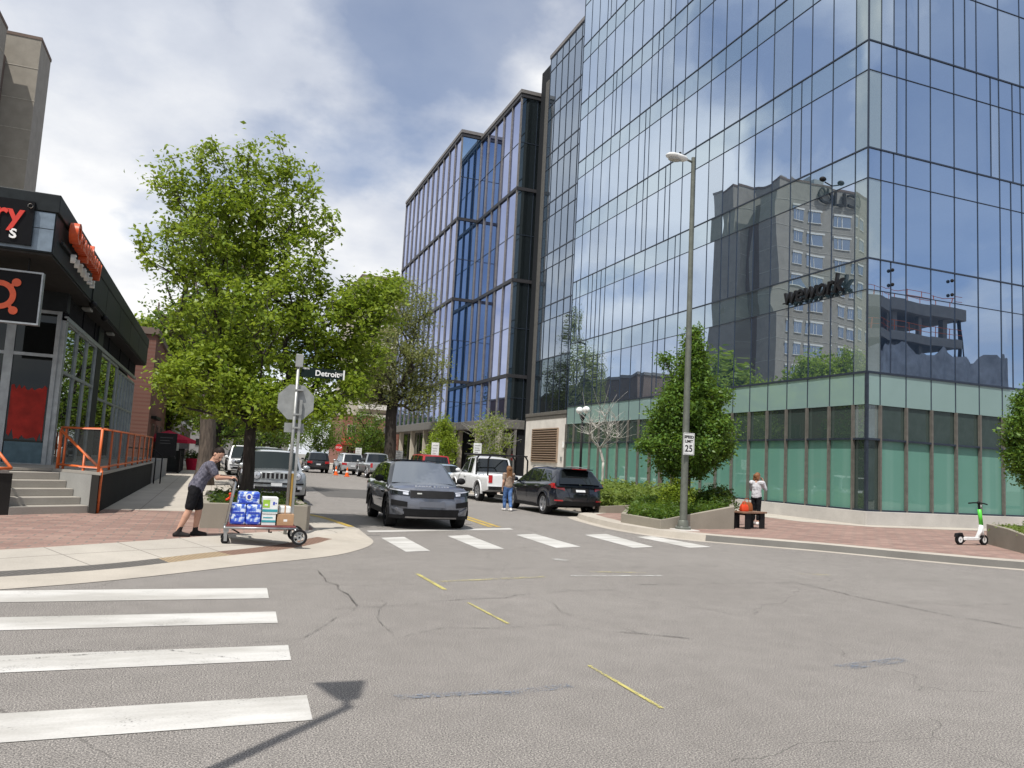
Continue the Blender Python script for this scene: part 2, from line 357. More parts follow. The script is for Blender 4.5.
# ------------------------------------------------------------------ mesh helper
class MB:
    def __init__(s): s.v = []; s.f = []
    def add(s, vs, fs):
        o = len(s.v); s.v += [tuple(q) for q in vs]; s.f += [tuple(i + o for i in f) for f in fs]; return s
    def box(s, x0, x1, y0, y1, z0, z1):
        v = [(x0, y0, z0), (x1, y0, z0), (x1, y1, z0), (x0, y1, z0), (x0, y0, z1), (x1, y0, z1), (x1, y1, z1), (x0, y1, z1)]
        return s.add(v, [(0, 3, 2, 1), (4, 5, 6, 7), (0, 1, 5, 4), (1, 2, 6, 5), (2, 3, 7, 6), (3, 0, 4, 7)])
    def obox(s, c, u, w, n):
        c, u, w, n = V(c), V(u), V(w), V(n)
        v = [c - u - w - n, c + u - w - n, c + u + w - n, c - u + w - n, c - u - w + n, c + u - w + n, c + u + w + n, c - u + w + n]
        return s.add(v, [(0, 3, 2, 1), (4, 5, 6, 7), (0, 1, 5, 4), (1, 2, 6, 5), (2, 3, 7, 6), (3, 0, 4, 7)])
    def quad(s, a, b, c, d): return s.add([a, b, c, d], [(0, 1, 2, 3)])
    def prism(s, poly, z0, z1):
        n = len(poly)
        zz0 = z0 if hasattr(z0, '__len__') else [z0] * n; zz1 = z1 if hasattr(z1, '__len__') else [z1] * n
        v = [(p[0], p[1], a) for p, a in zip(poly, zz0)] + [(p[0], p[1], a) for p, a in zip(poly, zz1)]
        fs = [tuple(range(n - 1, -1, -1)), tuple(range(n, 2 * n))] + [(i, (i + 1) % n, (i + 1) % n + n, i + n) for i in range(n)]
        return s.add(v, fs)
    def extr(s, pts, off):
        """polygon in space extruded by vector off"""
        n = len(pts); off = V(off); v = [V(p) for p in pts]; v = v + [p + off for p in v]
        return s.add(v, [tuple(range(n - 1, -1, -1)), tuple(range(n, 2 * n))] + [(i, (i + 1) % n, (i + 1) % n + n, i + n) for i in range(n)])
    def tube(s, pts, rs, n=8, cap=True):
        pts = [V(p) for p in pts]
        if not hasattr(rs, '__len__'): rs = [rs] * len(pts)
        rings = []; a = None
        for i, p in enumerate(pts):
            d = (pts[min(i + 1, len(pts) - 1)] - pts[max(i - 1, 0)])
            if d.length < 1e-9: d = V((0, 0, 1))
            d.normalize()
            if a is None: a = d.orthogonal().normalized()
            else:
                a = a - d * a.dot(d)
                a = a.normalized() if a.length > 1e-6 else d.orthogonal().normalized()
            b = d.cross(a)
            rings.append([p + (a * math.cos(2 * math.pi * k / n) + b * math.sin(2 * math.pi * k / n)) * rs[i] for k in range(n)])
        return s.loft(rings, cap)
    def loft(s, rings, cap=True, closed=True):
        n = len(rings[0]); v = [q for r in rings for q in r]; fs = []
        for i in range(len(rings) - 1):
            for k in range(n if closed else n - 1):
                k2 = (k + 1) % n
                fs.append((i * n + k, i * n + k2, (i + 1) * n + k2, (i + 1) * n + k))
        if cap: fs += [tuple(range(n - 1, -1, -1)), tuple((len(rings) - 1) * n + k for k in range(n))]
        return s.add(v, fs)
    def lathe(s, prof, c=(0, 0, 0), n=16, ax='z', ring=False):
        rings = []
        if ring: prof = list(prof) + [prof[0]]
        for r, h in prof:
            ring = []
            for k in range(n):
                a = 2 * math.pi * k / n; x, y = r * math.cos(a), r * math.sin(a)
                p = (x, y, h) if ax == 'z' else ((h, x, y) if ax == 'x' else (x, h, -y) if False else (y, h, x))
                ring.append((c[0] + p[0], c[1] + p[1], c[2] + p[2]))
            rings.append(ring)
        return s.loft(rings, cap=not ring)
    def ell(s, c, r, n=12, m=8, rot=None):
        rings = []
        for i in range(m + 1):
            t = math.pi * i / m; t = min(max(t, .03), math.pi - .03); ring = []
            for k in range(n):
                a = 2 * math.pi * k / n
                p = V((r[0] * math.sin(t) * math.cos(a), r[1] * math.sin(t) * math.sin(a), -r[2] * math.cos(t)))
                if rot: p.rotate(rot)
                ring.append(V(c) + p)
            rings.append(ring)
        return s.loft(rings)
    def build(s, name, mat, parent=None, smooth=False, bevel=0, loc=None, rot=None, solid=0, segs=2):
        me = bpy.data.meshes.new(name); me.from_pydata(s.v, [], s.f); me.update()
        o = bpy.data.objects.new(name, me); COL.objects.link(o)
        if mat is not None: me.materials.append(M[mat] if isinstance(mat, str) else mat)
        if smooth:
            me.polygons.foreach_set('use_smooth', [True] * len(me.polygons))
            if smooth == 'auto': me.set_sharp_from_angle(angle=R_(35))
        if parent is not None: o.parent = parent
        if bevel:
            b = o.modifiers.new('b', 'BEVEL'); b.width = bevel; b.segments = segs; b.limit_method = 'ANGLE'; b.angle_limit = R_(40)
        if loc: o.location = loc
        if rot: o.rotation_euler = rot
        return o
def fast_mesh(name, verts, nper, mat, parent=None, smooth=False):
    """verts: (N*nper,3) array, faces of nper consecutive vertices"""
    n = len(verts) // nper; me = bpy.data.meshes.new(name)
    me.vertices.add(len(verts)); me.vertices.foreach_set('co', np.asarray(verts, dtype=np.float32).ravel())
    me.loops.add(len(verts)); me.loops.foreach_set('vertex_index', np.arange(len(verts), dtype=np.int32))
    me.polygons.add(n); me.polygons.foreach_set('loop_start', np.arange(0, len(verts), nper, dtype=np.int32))
    me.update(calc_edges=True); me.validate()
    o = bpy.data.objects.new(name, me); COL.objects.link(o); me.materials.append(M[mat])
    if parent is not None: o.parent = parent
    return o
def thing(name, label, cat, loc=(0, 0, 0), rz=0, group=None):
    o = bpy.data.objects.new(name, None); COL.objects.link(o); o.empty_display_size = .2
    o.location = loc; o.rotation_euler = (0, 0, rz); o['label'] = label; o['category'] = cat
    if group: o['group'] = group
    return o
def tag(o, label, cat, group=None):
    o['label'] = label; o['category'] = cat
    if group: o['group'] = group
    return o
def struct(o, kind='structure'): o['kind'] = kind; return o
def dup(root, loc, rz, label, group=None):
    r = root.copy(); COL.objects.link(r); r.location = loc; r.rotation_euler = (0, 0, rz); r['label'] = label
    if group: r['group'] = group
    for ch in list(root.children):
        c = ch.copy(); COL.objects.link(c); c.parent = r
        for g in ch.children:
            d = g.copy(); COL.objects.link(d); d.parent = c
    return r
def text(name, body, size, mat, parent=None, mtx=None, depth=.01, shear=0, align='CENTER', bold=0, sx=1, track=1):
    cu = bpy.data.curves.new(name, 'FONT'); cu.body = body; cu.size = size; cu.extrude = depth; cu.shear = shear
    cu.align_x = align; cu.align_y = 'CENTER'; cu.offset = bold; cu.resolution_u = 3; cu.space_character = track
    tmp = bpy.data.objects.new('t', cu); COL.objects.link(tmp)
    me = bpy.data.meshes.new_from_object(tmp.evaluated_get(bpy.context.evaluated_depsgraph_get()))
    bpy.data.objects.remove(tmp); me.materials.clear(); me.materials.append(M[mat])
    o = bpy.data.objects.new(name, me); COL.objects.link(o)
    if parent is not None: o.parent = parent
    if mtx is not None: o.matrix_local = mtx @ Matrix.Diagonal((sx, 1, 1, 1))
    return o
def frame(o, x, n):
    """matrix: text runs along x, faces n"""
    x = V(x).normalized(); n = V(n).normalized(); y = n.cross(x)
    m = Matrix((x, y, n)).transposed().to_4x4(); m.translation = V(o); return m
# ------------------------------------------------------------------ camera, sun, sky
H = 1.65
cm = Matrix(((0.93312574, 0.08531949, 0.3492806), (-0.35566669, 0.07664198, 0.93146509), (0.05270257, -0.99340153, 0.1018619)))
cam = bpy.data.cameras.new('camera'); co = bpy.data.objects.new('camera', cam); COL.objects.link(co); S.camera = co
cam.sensor_width = 36; cam.lens = 777.82 / 1024 * 36; cam.clip_end = 3000; cam.clip_start = .05
mw = Matrix((cm.col[0], -cm.col[1], -cm.col[2])).transposed().to_4x4(); mw.translation = (0, 0, H); co.matrix_world = mw
SUN_EL, SAZ = 62.0, math.atan2(-.69, -.73)
sd = V((math.sin(SAZ) * math.cos(R_(SUN_EL)), math.cos(SAZ) * math.cos(R_(SUN_EL)), math.sin(R_(SUN_EL))))
sl = bpy.data.lights.new('sun', 'SUN'); sl.energy = 4.3; sl.angle = R_(.53); sl.color = (1, .955, .89)
so = bpy.data.objects.new('sun', sl); COL.objects.link(so); so.rotation_euler = (-sd).to_track_quat('-Z', 'Y').to_euler(); so.location = (0, 0, 60)
w = bpy.data.worlds.new('World'); S.world = w; w.use_nodes = True; nt = w.node_tree; nt.nodes.clear()
wo = nt.nodes.new('ShaderNodeOutputWorld'); bg = nd(nt, 'Background', Strength=.1); lk(nt, bg.outputs[0], wo.inputs[0])
sky = nd(nt, 'TexSky', sky_type='NISHITA'); sky.sun_disc = False; sky.sun_elevation = R_(SUN_EL); sky.sun_rotation = SAZ % (2 * math.pi)
sky.air_density = 1.0; sky.dust_density = 1.2; sky.ozone_density = 1.5; sky.altitude = 1600
tc = nd(nt, 'TexCoord'); sx = nd(nt, 'SeparateXYZ'); lk(nt, tc.outputs['Generated'], sx.inputs[0])
zc = math_(nt, 'ADD', math_(nt, 'MAXIMUM', sx.outputs[2], 0.0), .36)
cx = nd(nt, 'CombineXYZ'); lk(nt, math_(nt, 'DIVIDE', sx.outputs[0], zc), cx.inputs[0]); lk(nt, math_(nt, 'DIVIDE', sx.outputs[1], zc), cx.inputs[1]); cx.inputs[2].default_value = 3.7
n1 = noise(nt, cx.outputs[0], 1.9, 9, .5); n2 = noise(nt, cx.outputs[0], 3.2, 8, .54); n3 = noise(nt, cx.outputs[0], .8, 4, .5)
# more open sky towards the south-east, a closed deck towards the west and north-west
bias = math_(nt, 'ADD', math_(nt, 'ADD', math_(nt, 'MULTIPLY', sx.outputs[0], -.14), math_(nt, 'MULTIPLY', sx.outputs[1], .0)), .015)
cov = math_(nt, 'ADD', math_(nt, 'ADD', math_(nt, 'MULTIPLY', n1, .8), math_(nt, 'MULTIPLY', n2, .2)), bias)
mask = ramp(nt, cov, [(.415, (.38, .38, .38)), (.465, (.7, .7, .7)), (.505, (1, 1, 1))])
shade = math_(nt, 'ADD', math_(nt, 'MULTIPLY', n2, .55), math_(nt, 'MULTIPLY', n3, .45))
cl = ramp(nt, shade, [(.36, (4.5, 4.9, 5.8)), (.45, (5.6, 5.95, 6.7)), (.53, (7.0, 7.2, 7.6)), (.62, (8.7, 8.7, 8.7))])
skc = mixc(nt, 1, sky.outputs[0], (1.0, 1.08, 1.16), 'MULTIPLY')
lk(nt, mixc(nt, mask, skc, cl), bg.inputs[0])
vs = S.view_settings; vs.view_transform = 'Standard'; vs.look = 'None'; vs.exposure = .27; vs.gamma = 1
S.render.engine = 'CYCLES'; S.cycles.max_bounces = 7; S.cycles.glossy_bounces = 4; S.cycles.transparent_max_bounces = 12

# ------------------------------------------------------------------ ground, road, pavements
struct(MB().quad((-700, -700, -.03), (700, -700, -.03), (700, 900, -.03), (-700, 900, -.03)).build('ground', 'granite'))
struct(MB().quad((-90, -40, 0), (110, -40, 0), (110, 230, 0), (-90, 230, 0)).build('road', 'asphalt'))
gut = [(-60, 8.5), (-5, 9.05), (-3.3, 9.4), (-2.04, 9.99), (-.94, 10.65), (.58, 11.95), (1.82, 12.95), (2.5, 13.9), (2.95, 14.95), (3.09, 16), (2.95, 17.6), (2.57, 19.8), (1.3, 22.2), (.85, 23.2), (.85, 140)]
bot = [(-60, 9.2), (-5, 9.75), (-3.4, 10.1), (-2.2, 10.68), (-1.03, 11.4), (.1, 12.55), (1.2, 13.6), (1.85, 14.55), (2.25, 15.35), (2.88, 16), (2.78, 17.6), (2.4, 19.7), (1.2, 22), (.7, 23.1), (.7, 140)]
top = [(-60, 9.55), (-5, 10.1), (-3.45, 10.45), (-2.28, 11.02), (-1.15, 11.75), (-.1, 12.85), (.95, 13.9), (1.55, 14.8), (2.0, 15.55), (2.6, 16), (2.5, 17.6), (2.1, 19.5), (1.05, 21.8), (.55, 22.9), (.55, 140)]
brk = [(-60, 10.9), (-5, 11.45), (-3.6, 11.75), (-2.56, 12.27), (-1.5, 13.1), (-.5, 13.95), (.3, 14.75), (1.0, 15.3), (1.7, 15.75), (1.95, 16), (1.95, 17.6), (1.8, 19.3), (.75, 21.5), (.3, 22.7), (.3, 140)]
def smooth_lines(lines, sub=4):
    out = []
    for L in lines:
        r = []
        for i in range(len(L) - 1):
            p0, p1, p2, p3 = (L[max(i - 1, 0)], L[i], L[i + 1], L[min(i + 2, len(L) - 1)])
            far = abs(p2[0] - p1[0]) + abs(p2[1] - p1[1]) > 15 or i <= 1 or i >= len(L) - 3
            for k in range(sub):
                t = k / sub
                if far: r.append((p1[0] + (p2[0] - p1[0]) * t, p1[1] + (p2[1] - p1[1]) * t)); continue
                r.append(tuple(.5 * (2 * b + (c - a) * t + (2 * a - 5 * b + 4 * c - d) * t * t + (3 * b - a - 3 * c + d) * t ** 3) for a, b, c, d in zip(p0, p1, p2, p3)))
        r.append(L[-1]); out.append(r)
    return out
GUT, BOT, TOP, BRK = smooth_lines([gut, bot, top, brk])
NP = len(GUT)
def zat(i, flat, kerb):                    # ramped corner up to index 8, a real kerb after it
    t = min(max((i / 4 - 8.0) / 1.0, 0), 1); return flat + (kerb - flat) * t
def strip(name, A, za, B, zb, mat, i0=0, i1=None):
    i1 = NP if i1 is None else i1
    m = MB(); a = [(p[0], p[1], za(i)) for i, p in enumerate(A)][i0:i1]; b = [(p[0], p[1], zb(i)) for i, p in enumerate(B)][i0:i1]
    m.loft([a, b], cap=False, closed=False)
    return struct(m.build(name, mat))
zb_ = lambda i: zat(i, .035, .15); zt_ = lambda i: zat(i, .05, .15); zk_ = lambda i: .15
# gutter: flat apron, then the kerb riser
strip('gutter', GUT, lambda i: zat(i, .006, .004), BOT, zb_, 'gutter')
strip('tactile_strip', BOT, zb_, TOP, zt_, 'tactile_grey', 0, 19)
strip('tactile_strip', BOT, zb_, TOP, zt_, 'tactile_tan', 18, 22)
strip('tactile_strip', BOT, zb_, TOP, zt_, 'tactile_red', 21, 33)
strip('kerb', BOT, zb_, TOP, zt_, 'gutter', 32)
strip('pavement', TOP, zt_, BRK, zk_, 'concrete_walk_left')
ib = 46
poly = [p for p in BRK[:ib]]
struct(MB().add([(p[0], p[1], .15) for p in poly] + [(-60, 19.3, .15)], [tuple(range(len(poly) + 1))]).build('brick_pavement', 'paver'))
x0, y0 = BRK[ib - 1]
struct(MB().add([(p[0], p[1], .15) for p in BRK[ib - 1:]] + [(-60, 140, .15), (-60, 19.3, .15)], [tuple(range(len(BRK) - ib + 3))]).build('pavement', 'concrete'))
m = MB(); a = [(p[0], p[1], .156) for p in BOT[38:46]]; b = [(p[0] * .5 + q[0] * .5, p[1] * .5 + q[1] * .5, .156) for p, q in zip(BOT[38:46], TOP[38:46])]
m.loft([a, b], cap=False, closed=False); struct(m.build('kerb_paint', 'line_yellow'))
# near corner where the photographer stands
struct(MB().prism([(-60, 3.6), (-3, 3.6), (-1.2, 3.9), (.2, 3.3), (.6, 1.8), (.7, -40), (-60, -40)], -.02, .15).build('pavement', 'concrete'))
# right-hand corner
rk = [(10.9, 30), (10.95, 22.6), (10.72, 20.6), (10.62, 19.2), (10.72, 18.2), (11.0, 17.25), (11.5, 16.5), (12.6, 15.5), (13.6, 14.6), (14.8, 13.1), (16.2, 11.75), (18, 11), (21, 10.7), (110, 10.7)]
rk[0] = (12.75, 24.9); rk.insert(0, (12.75, 140)); rk[2] = (11.3, 23.4)
def offs(L, d):
    r = []
    for i, p in enumerate(L):
        a = V(L[max(i - 1, 0)]); b = V(L[min(i + 1, len(L) - 1)]); t = (b - a).normalized(); n = V((-t.y, t.x)); r.append((p[0] + n.x * d, p[1] + n.y * d))
    return r
RKs, = smooth_lines([rk], 4)
G0 = offs(RKs, -.32); K1 = offs(RKs, .16); K2 = offs(RKs, .6)
def strip2(name, A, za, B, zb, mat, i0=0, i1=None):
    a = [(p[0], p[1], za) for p in A][i0:i1]; b = [(p[0], p[1], zb) for p in B][i0:i1]
    return struct(MB().loft([a, b], cap=False, closed=False).build(name, mat))
strip2('gutter', G0, .005, RKs, .008, 'gutter')
strip2('kerb', RKs, .008, offs(RKs, .05), .15, 'gutter', 0, 29)
strip2('kerb', RKs, .008, offs(RKs, .05), .15, 'dirty_gutter', 28)
strip2('kerb', offs(RKs, .05), .15, K2, .151, 'concrete')
pl = [(p[0], p[1], .15) for p in K2] + [(110, 140, .15)]
struct(MB().add(pl, [tuple(range(len(pl)))]).build('brick_plaza', 'paver'))
struct(MB().add([(19.6, 22.3, .155), (21.2, 20.75, .155), (24.5, 20.4, .155), (60, 20.4, .155), (60, 22.6, .155), (21.5, 60, .155), (19.6, 60, .155)], [tuple(range(7))]).build('pavement', 'concrete'))
struct(MB().add([(13.7, 27, .155), (17, 26, .155), (19.6, 26, .155), (19.6, 140, .155), (13.7, 140, .155)], [tuple(range(5))]).build('pavement', 'concrete'))

# ------------------------------------------------------------------ road markings
ZM = .0045
def stripe(pts, mat, name='crosswalk_stripe'):
    return struct(MB().add([(x, y, ZM) for x, y in pts], [(0, 1, 2, 3)]).build(name, mat))
for y0, y1, dy in ((5.06, 5.60, .04), (6.52, 7.04, .05), (7.92, 8.50, .06), (9.27, 9.98, .03)):
    stripe([(-14, y0 - .35), (.71, y0 + dy), (.73, y1 + dy - .02), (-14, y1 - .35)], 'line_white')
for (a, b, c, d) in (((3.33, 16.02), (3.87, 16.29), (3.8, 13.9), (3.31, 13.72)), ((4.92, 16.66), (5.5, 16.97), (5.4, 14.35), (4.87, 14.3)), ((6.74, 17.18), (7.36, 17.51), (7.3, 14.87), (6.63, 14.63)),
                     ((8.69, 17.51), (9.47, 17.88), (9.15, 15.06), (8.51, 14.81)), ((10.0, 17.26), (10.6, 17.5), (10.77, 15.22), (10.03, 14.96))):
    stripe([d, c, b, a], 'line_white')
stripe([(3.3, 17.15), (7.2, 18.55), (7.25, 18.95), (3.3, 17.5)], 'line_white', 'stop_line')
stripe([(6.75, 19.2), (6.88, 19.2), (7.3, 27), (7.17, 27)], 'line_yellow', 'centre_line')
stripe([(6.98, 19.2), (7.11, 19.2), (7.53, 27), (7.4, 27)], 'line_yellow', 'centre_line')
stripe([(16.6, 10.0), (17.6, 9.55), (17.9, 9.95), (16.9, 10.35)], 'line_faded', 'stop_line')
UN = {}
def un(u, v, z=0):
    d = cm @ V((u - 512, v - 384, 777.82)); t = (z - H) / d.z; return (d.x * t, d.y * t)
def mark(pix, wd, mat, name='paint_mark', z=ZM + .002, jit=.0):
    """a sprayed or cracked line on the road, measured from the photo, wd metres wide"""
    P = [V(un(*p)) for p in pix]; Q = []
    for a, b in zip(P[:-1], P[1:]):
        n = max(2, int((b - a).length / .25)) if jit else 2
        for k in range(n):
            if k == n - 1 and b is not P[-1]: continue
            t = k / (n - 1); q = a.lerp(b, t)
            if jit and 0 < t < 1: q = q + V((rnd.gauss(0, jit), rnd.gauss(0, jit)))
            Q.append(q)
    L = []; Rr = []
    for i, q in enumerate(Q):
        t = (Q[min(i + 1, len(Q) - 1)] - Q[max(i - 1, 0)]).normalized(); n = V((-t.y, t.x)) * wd * .5 * (rnd.uniform(.6, 1.3) if jit else 1)
        L.append((q.x + n.x, q.y + n.y, z)); Rr.append((q.x - n.x, q.y - n.y, z))
    return struct(MB().loft([Rr, L], cap=False, closed=False).build(name, mat))
mark([(417, 574), (445, 590)], .06, 'spray_yellow'); mark([(468, 603), (508, 624)], .035, 'spray_yellow'); mark([(589, 666), (662, 709)], .035, 'spray_yellow')
mark([(440, 582), (500, 579), (545, 577)], .12, 'spray_faint'); mark([(570, 576), (662, 576)], .10, 'spray_white'); mark([(590, 572), (645, 573)], .12, 'spray_faint')
mark([(500, 695), (570, 686)], .11, 'spray_blue', 'paint_mark'); mark([(395, 698), (500, 692)], .10, 'spray_blue', z=ZM + .003); mark([(840, 668), (905, 660)], .16, 'spray_blue')
mark([(798, 574), (828, 575)], .14, 'spray_faint'); mark([(553, 559), (568, 561)], .2, 'spray_white')
Z2 = ZM + .005
mark([(318, 571), (338, 590), (357, 606)], .024, 'crack', 'road_crack', Z2, .05)
mark([(357, 606), (300, 640), (120, 650), (0, 655)], .02, 'crack_thin', 'road_crack', Z2, .03)
mark([(420, 633), (560, 625), (640, 634), (700, 640)], .025, 'crack_thin', 'road_crack', Z2, .05)
mark([(640, 585), (795, 583), (815, 586)], .035, 'crack_thin', 'road_crack', Z2, .02); mark([(790, 582), (818, 588), (860, 598), (930, 612), (1023, 629)], .028, 'crack', 'road_crack', Z2, .04)
mark([(640, 634), (560, 612), (545, 600)], .02, 'crack_thin', 'road_crack', Z2, .05); mark([(350, 570), (560, 568), (720, 566)], .025, 'crack_thin', 'road_crack', Z2, .04)
mark([(330, 610), (460, 600), (620, 588)], .02, 'crack_thin', 'road_crack', Z2, .04); mark([(0, 662), (90, 655), (170, 651), (240, 660)], .022, 'crack_thin', 'road_crack', Z2 + .001, .03)
mark([(380, 600), (395, 640), (415, 634)], .02, 'crack_thin', 'road_crack', Z2, .05); mark([(880, 600), (960, 606), (1023, 604)], .022, 'crack_thin', 'road_crack', Z2, .04)
# a darker four-sided patch of road up the street
M['patch_dark'] = concrete_mat('dark_asphalt_patch', (.105, .10, .095))
struct(MB().add([(4.2, 31, .004), (7.5, 30, .004), (7.9, 38, .004), (4.5, 39, .004)], [(0, 1, 2, 3)]).build('road_patch', 'patch_dark'))
# ------------------------------------------------------------------ glass office tower
def pane_pts(o, u, n, a0, a1, z0, z1, jit, off=0):
    """corner points of a pane on a facade whose outline runs from a0 to a1 along u"""
    r = []
    for a, z in ((a0, z0), (a1, z0), (a1, z1), (a0, z1)):
        p = V(o) + V(u) * a; p.z = z; p += V(n) * (off + rnd.gauss(0, jit)); r.append(p)
    return r
def sub_pane(mb, P, N=3, bow=0.0, n=(0, 0, 1)):
    """a pane as a small grid with a slight pillow so reflections bend as in real sheet glass"""
    a, b, c, d = P; vs = []; n = V(n)
    for j in range(N + 1):
        for i in range(N + 1):
            s, t = i / N, j / N
            vs.append(a.lerp(b, s).lerp(d.lerp(c, s), t) + n * bow * (4 * s * (1 - s)) * (4 * t * (1 - t)))
    mb.add(vs, [(j * (N + 1) + i, j * (N + 1) + i + 1, (j + 1) * (N + 1) + i + 1, (j + 1) * (N + 1) + i) for j in range(N) for i in range(N)])
CAMP = V((0, 0, H))
def seen(P):
    c = (P[0] + P[2]) * .5; nrm = (P[1] - P[0]).cross(P[3] - P[0]); d = c - CAMP
    l = cm.transposed() @ d
    if l.z <= 0: return 0
    px, py = 512 + 777.8 * l.x / l.z, 384 + 777.8 * l.y / l.z
    if not (-20 < px < 1044 and -20 < py < 788): return 0
    return abs(nrm.dot(d)) / d.length ** 3
XF, YF = 21.83, 21.67
LV = [5.65 + 4.235 * k for k in range(9)]
ZTOP = LV[-1]
t = thing('glass_tower', 'tall corner tower of pale mirror glass with black lettering and a green frosted base', 'building', (XF, YF, 0))
def loc_(p): return V(p) - V((XF, YF, 0))
faces = [  # origin, direction, normal, length, pane material
    (V((XF, YF, 0)), V((0, 1, 0)), V((-1, 0, 0)), 25.73, 'glass_west'),
    (V((XF, YF, 0)), V((1, 0, 0)), V((0, -1, 0)), 24.6, 'glass_south')]
panes = []; frosted = []; bars = []
for fi, (o, u, n, L, mt) in enumerate(faces):
    cols = [0, .62]
    while cols[-1] < L - .9: cols.append(cols[-1] + (1.197 if fi == 0 else 1.25))
    cols.append(L)
    for k in range(8):
        extra = {}
        for ci in range(1, len(cols) - 1):
            if rnd.random() < .13 or (fi == 1 and ci in (1, 6) and rnd.random() < .8): extra[ci] = .5 + rnd.choice((-.1, 0, .0, .12))
        for (z0, z1, sp) in ((LV[k], LV[k + 1] - 1.18, 0), (LV[k + 1] - 1.18, LV[k + 1], 1)):
            for ci in range(len(cols) - 1):
                segs = [(cols[ci], cols[ci + 1])]
                if ci in extra:
                    mid = cols[ci] + (cols[ci + 1] - cols[ci]) * extra[ci]; segs = [(cols[ci], mid), (mid, cols[ci + 1])]
                    if sp == 0: bars.append((o + u * mid + n * .012, LV[k], LV[k + 1], n, u))
                for a0, a1 in segs:
                    P = pane_pts(o, u, n, a0, a1, z0, z1, .0014 if fi == 0 else .0010)
                    if fi == 0: P = [P[1], P[0], P[3], P[2]]
                    panes.append((seen(P), P, n, 'glass_corner' if ci == 0 and not sp else ('glass_spandrel' if sp and fi == 0 else ('glass_blind' if not sp and rnd.random() < (.09 if a1 - a0 > .9 else .25) and z0 > 14 else mt))))
    # full-height mullions and floor lines
    for c in cols[1:]:
        p = loc_(o + u * c); MB().obox((p.x + n.x * .012, p.y + n.y * .012, (LV[0] + ZTOP) / 2), u * .010, n * .012, (0, 0, (ZTOP - LV[0]) / 2)).build('mullion', 'mullion', t)
    for k, z in enumerate(LV):
        p = loc_(o + u * (L / 2)); hh = .025 if k else .04
        MB().obox((p.x + n.x * .02, p.y + n.y * .02, z), u * (L / 2 + .03), n * .016, (0, 0, hh)).build('floor_line', 'mullion', t)
        if k: MB().obox((p.x + n.x * .016, p.y + n.y * .016, z - 1.18), u * (L / 2 + .02), n * .012, (0, 0, .012)).build('transom', 'mullion', t)
    # ground floor
    for ci in range(len(cols) - 1):
        a0, a1 = cols[ci], cols[ci + 1]; door = fi == 0 and ci in (11, 12)
        q = pane_pts(o, u, n, a0, a1, 4.47, LV[0], .001)
        b = MB(); sub_pane(b, [loc_(x) for x in (q if fi else [q[1], q[0], q[3], q[2]])], 1); b.build('band_panel', 'band_panel', t)
        q = pane_pts(o, u, n, a0, a1, 3.22, 4.47, .002, -.06)
        b = MB(); sub_pane(b, [loc_(x) for x in (q if fi else [q[1], q[0], q[3], q[2]])], 2); b.build('transom_pane', 'clear_dark' if ci else 'glass_corner', t)
        q = pane_pts(o, u, n, a0, a1, .69, 3.22, .002, -.06)
        b = MB(); sub_pane(b, [loc_(x) for x in (q if fi else [q[1], q[0], q[3], q[2]])], 2); b.build('frosted_pane', 'frosted' if ci else 'clear_dark', t)
        p = loc_(o + u * a1)
        MB().obox((p.x + n.x * .02, p.y + n.y * .02, (.62 + 4.47) / 2), u * .038, n * .055, (0, 0, (4.47 - .62) / 2)).build('ground_mullion', 'mullion_tan', t)
        MB().obox((p.x + n.x * .006, p.y + n.y * .006, (4.47 + LV[0]) / 2), u * .018, n * .014, (0, 0, .58)).build('panel_joint', 'mullion', t)
        if door:
            d = MB(); c = loc_(o + u * ((a0 + a1) / 2)); hw = (a1 - a0) / 2
            for s in (-1, 1): d.obox((c.x + n.x * .02 + u.x * s * (hw - .1), c.y + n.y * .02 + u.y * s * (hw - .1), 1.9), u * .045, n * .05, (0, 0, 1.2))
            d.obox((c.x + n.x * .02, c.y + n.y * .02, 3.08), u * (hw - .145), n * .048, (0, 0, .05)); d.obox((c.x + n.x * .02, c.y + n.y * .02, .78), u * (hw - .145), n * .048, (0, 0, .07))
            dd = d.build('door_frame', 'door_bronze', t)
            MB().tube([(c.x + n.x * .12 + u.x * .3 * (1 if ci == 11 else -1), c.y + n.y * .12 + u.y * .3 * (1 if ci == 11 else -1), z) for z in (1.4, 2.1)], .016, 6).build('door_handle', 'galv', dd)
    p = loc_(o + u * (L / 2))
    MB().obox((p.x + n.x * .01, p.y + n.y * .01, 3.22), u * (L / 2), n * .05, (0, 0, .035)).build('ground_transom', 'mullion', t)
    MB().obox((p.x - n.x * .02, p.y - n.y * .02, .665), u * (L / 2), n * .07, (0, 0, .03)).build('base_rail', 'mullion', t)
MB().obox((0, 0, (LV[0] + ZTOP) / 2), (.026, 0, 0), (0, .026, 0), (0, 0, (ZTOP - LV[0]) / 2)).build('corner_mullion', 'mullion', t)
MB().obox((.02, .02, (.64 + LV[0]) / 2), (.05, 0, 0), (0, .05, 0), (0, 0, (LV[0] - .64) / 2)).build('corner_mullion', 'mullion', t)
MB().prism([(-.16, -.16), (24.7, -.16), (24.7, 25.6), (-.16, 25.6)], .1, .635).build('plinth', 'plinth', t, bevel=.01)
MB().prism([(.35, .35), (24.4, .35), (24.4, 25.6), (.35, 25.6)], .64, ZTOP - .2).build('core', 'core', t)
MB().prism([(-.05, -.05), (24.65, -.05), (24.65, 25.75), (-.05, 25.75)], ZTOP + .05, ZTOP + .4).build('parapet', 'mullion', t)
MB().prism([(.05, 25.72), (24.5, 25.72), (24.5, 25.78), (.05, 25.78)], .64, ZTOP).build('end_wall', 'white_wall', t)
panes.sort(key=lambda q: -q[0])
rest = {}
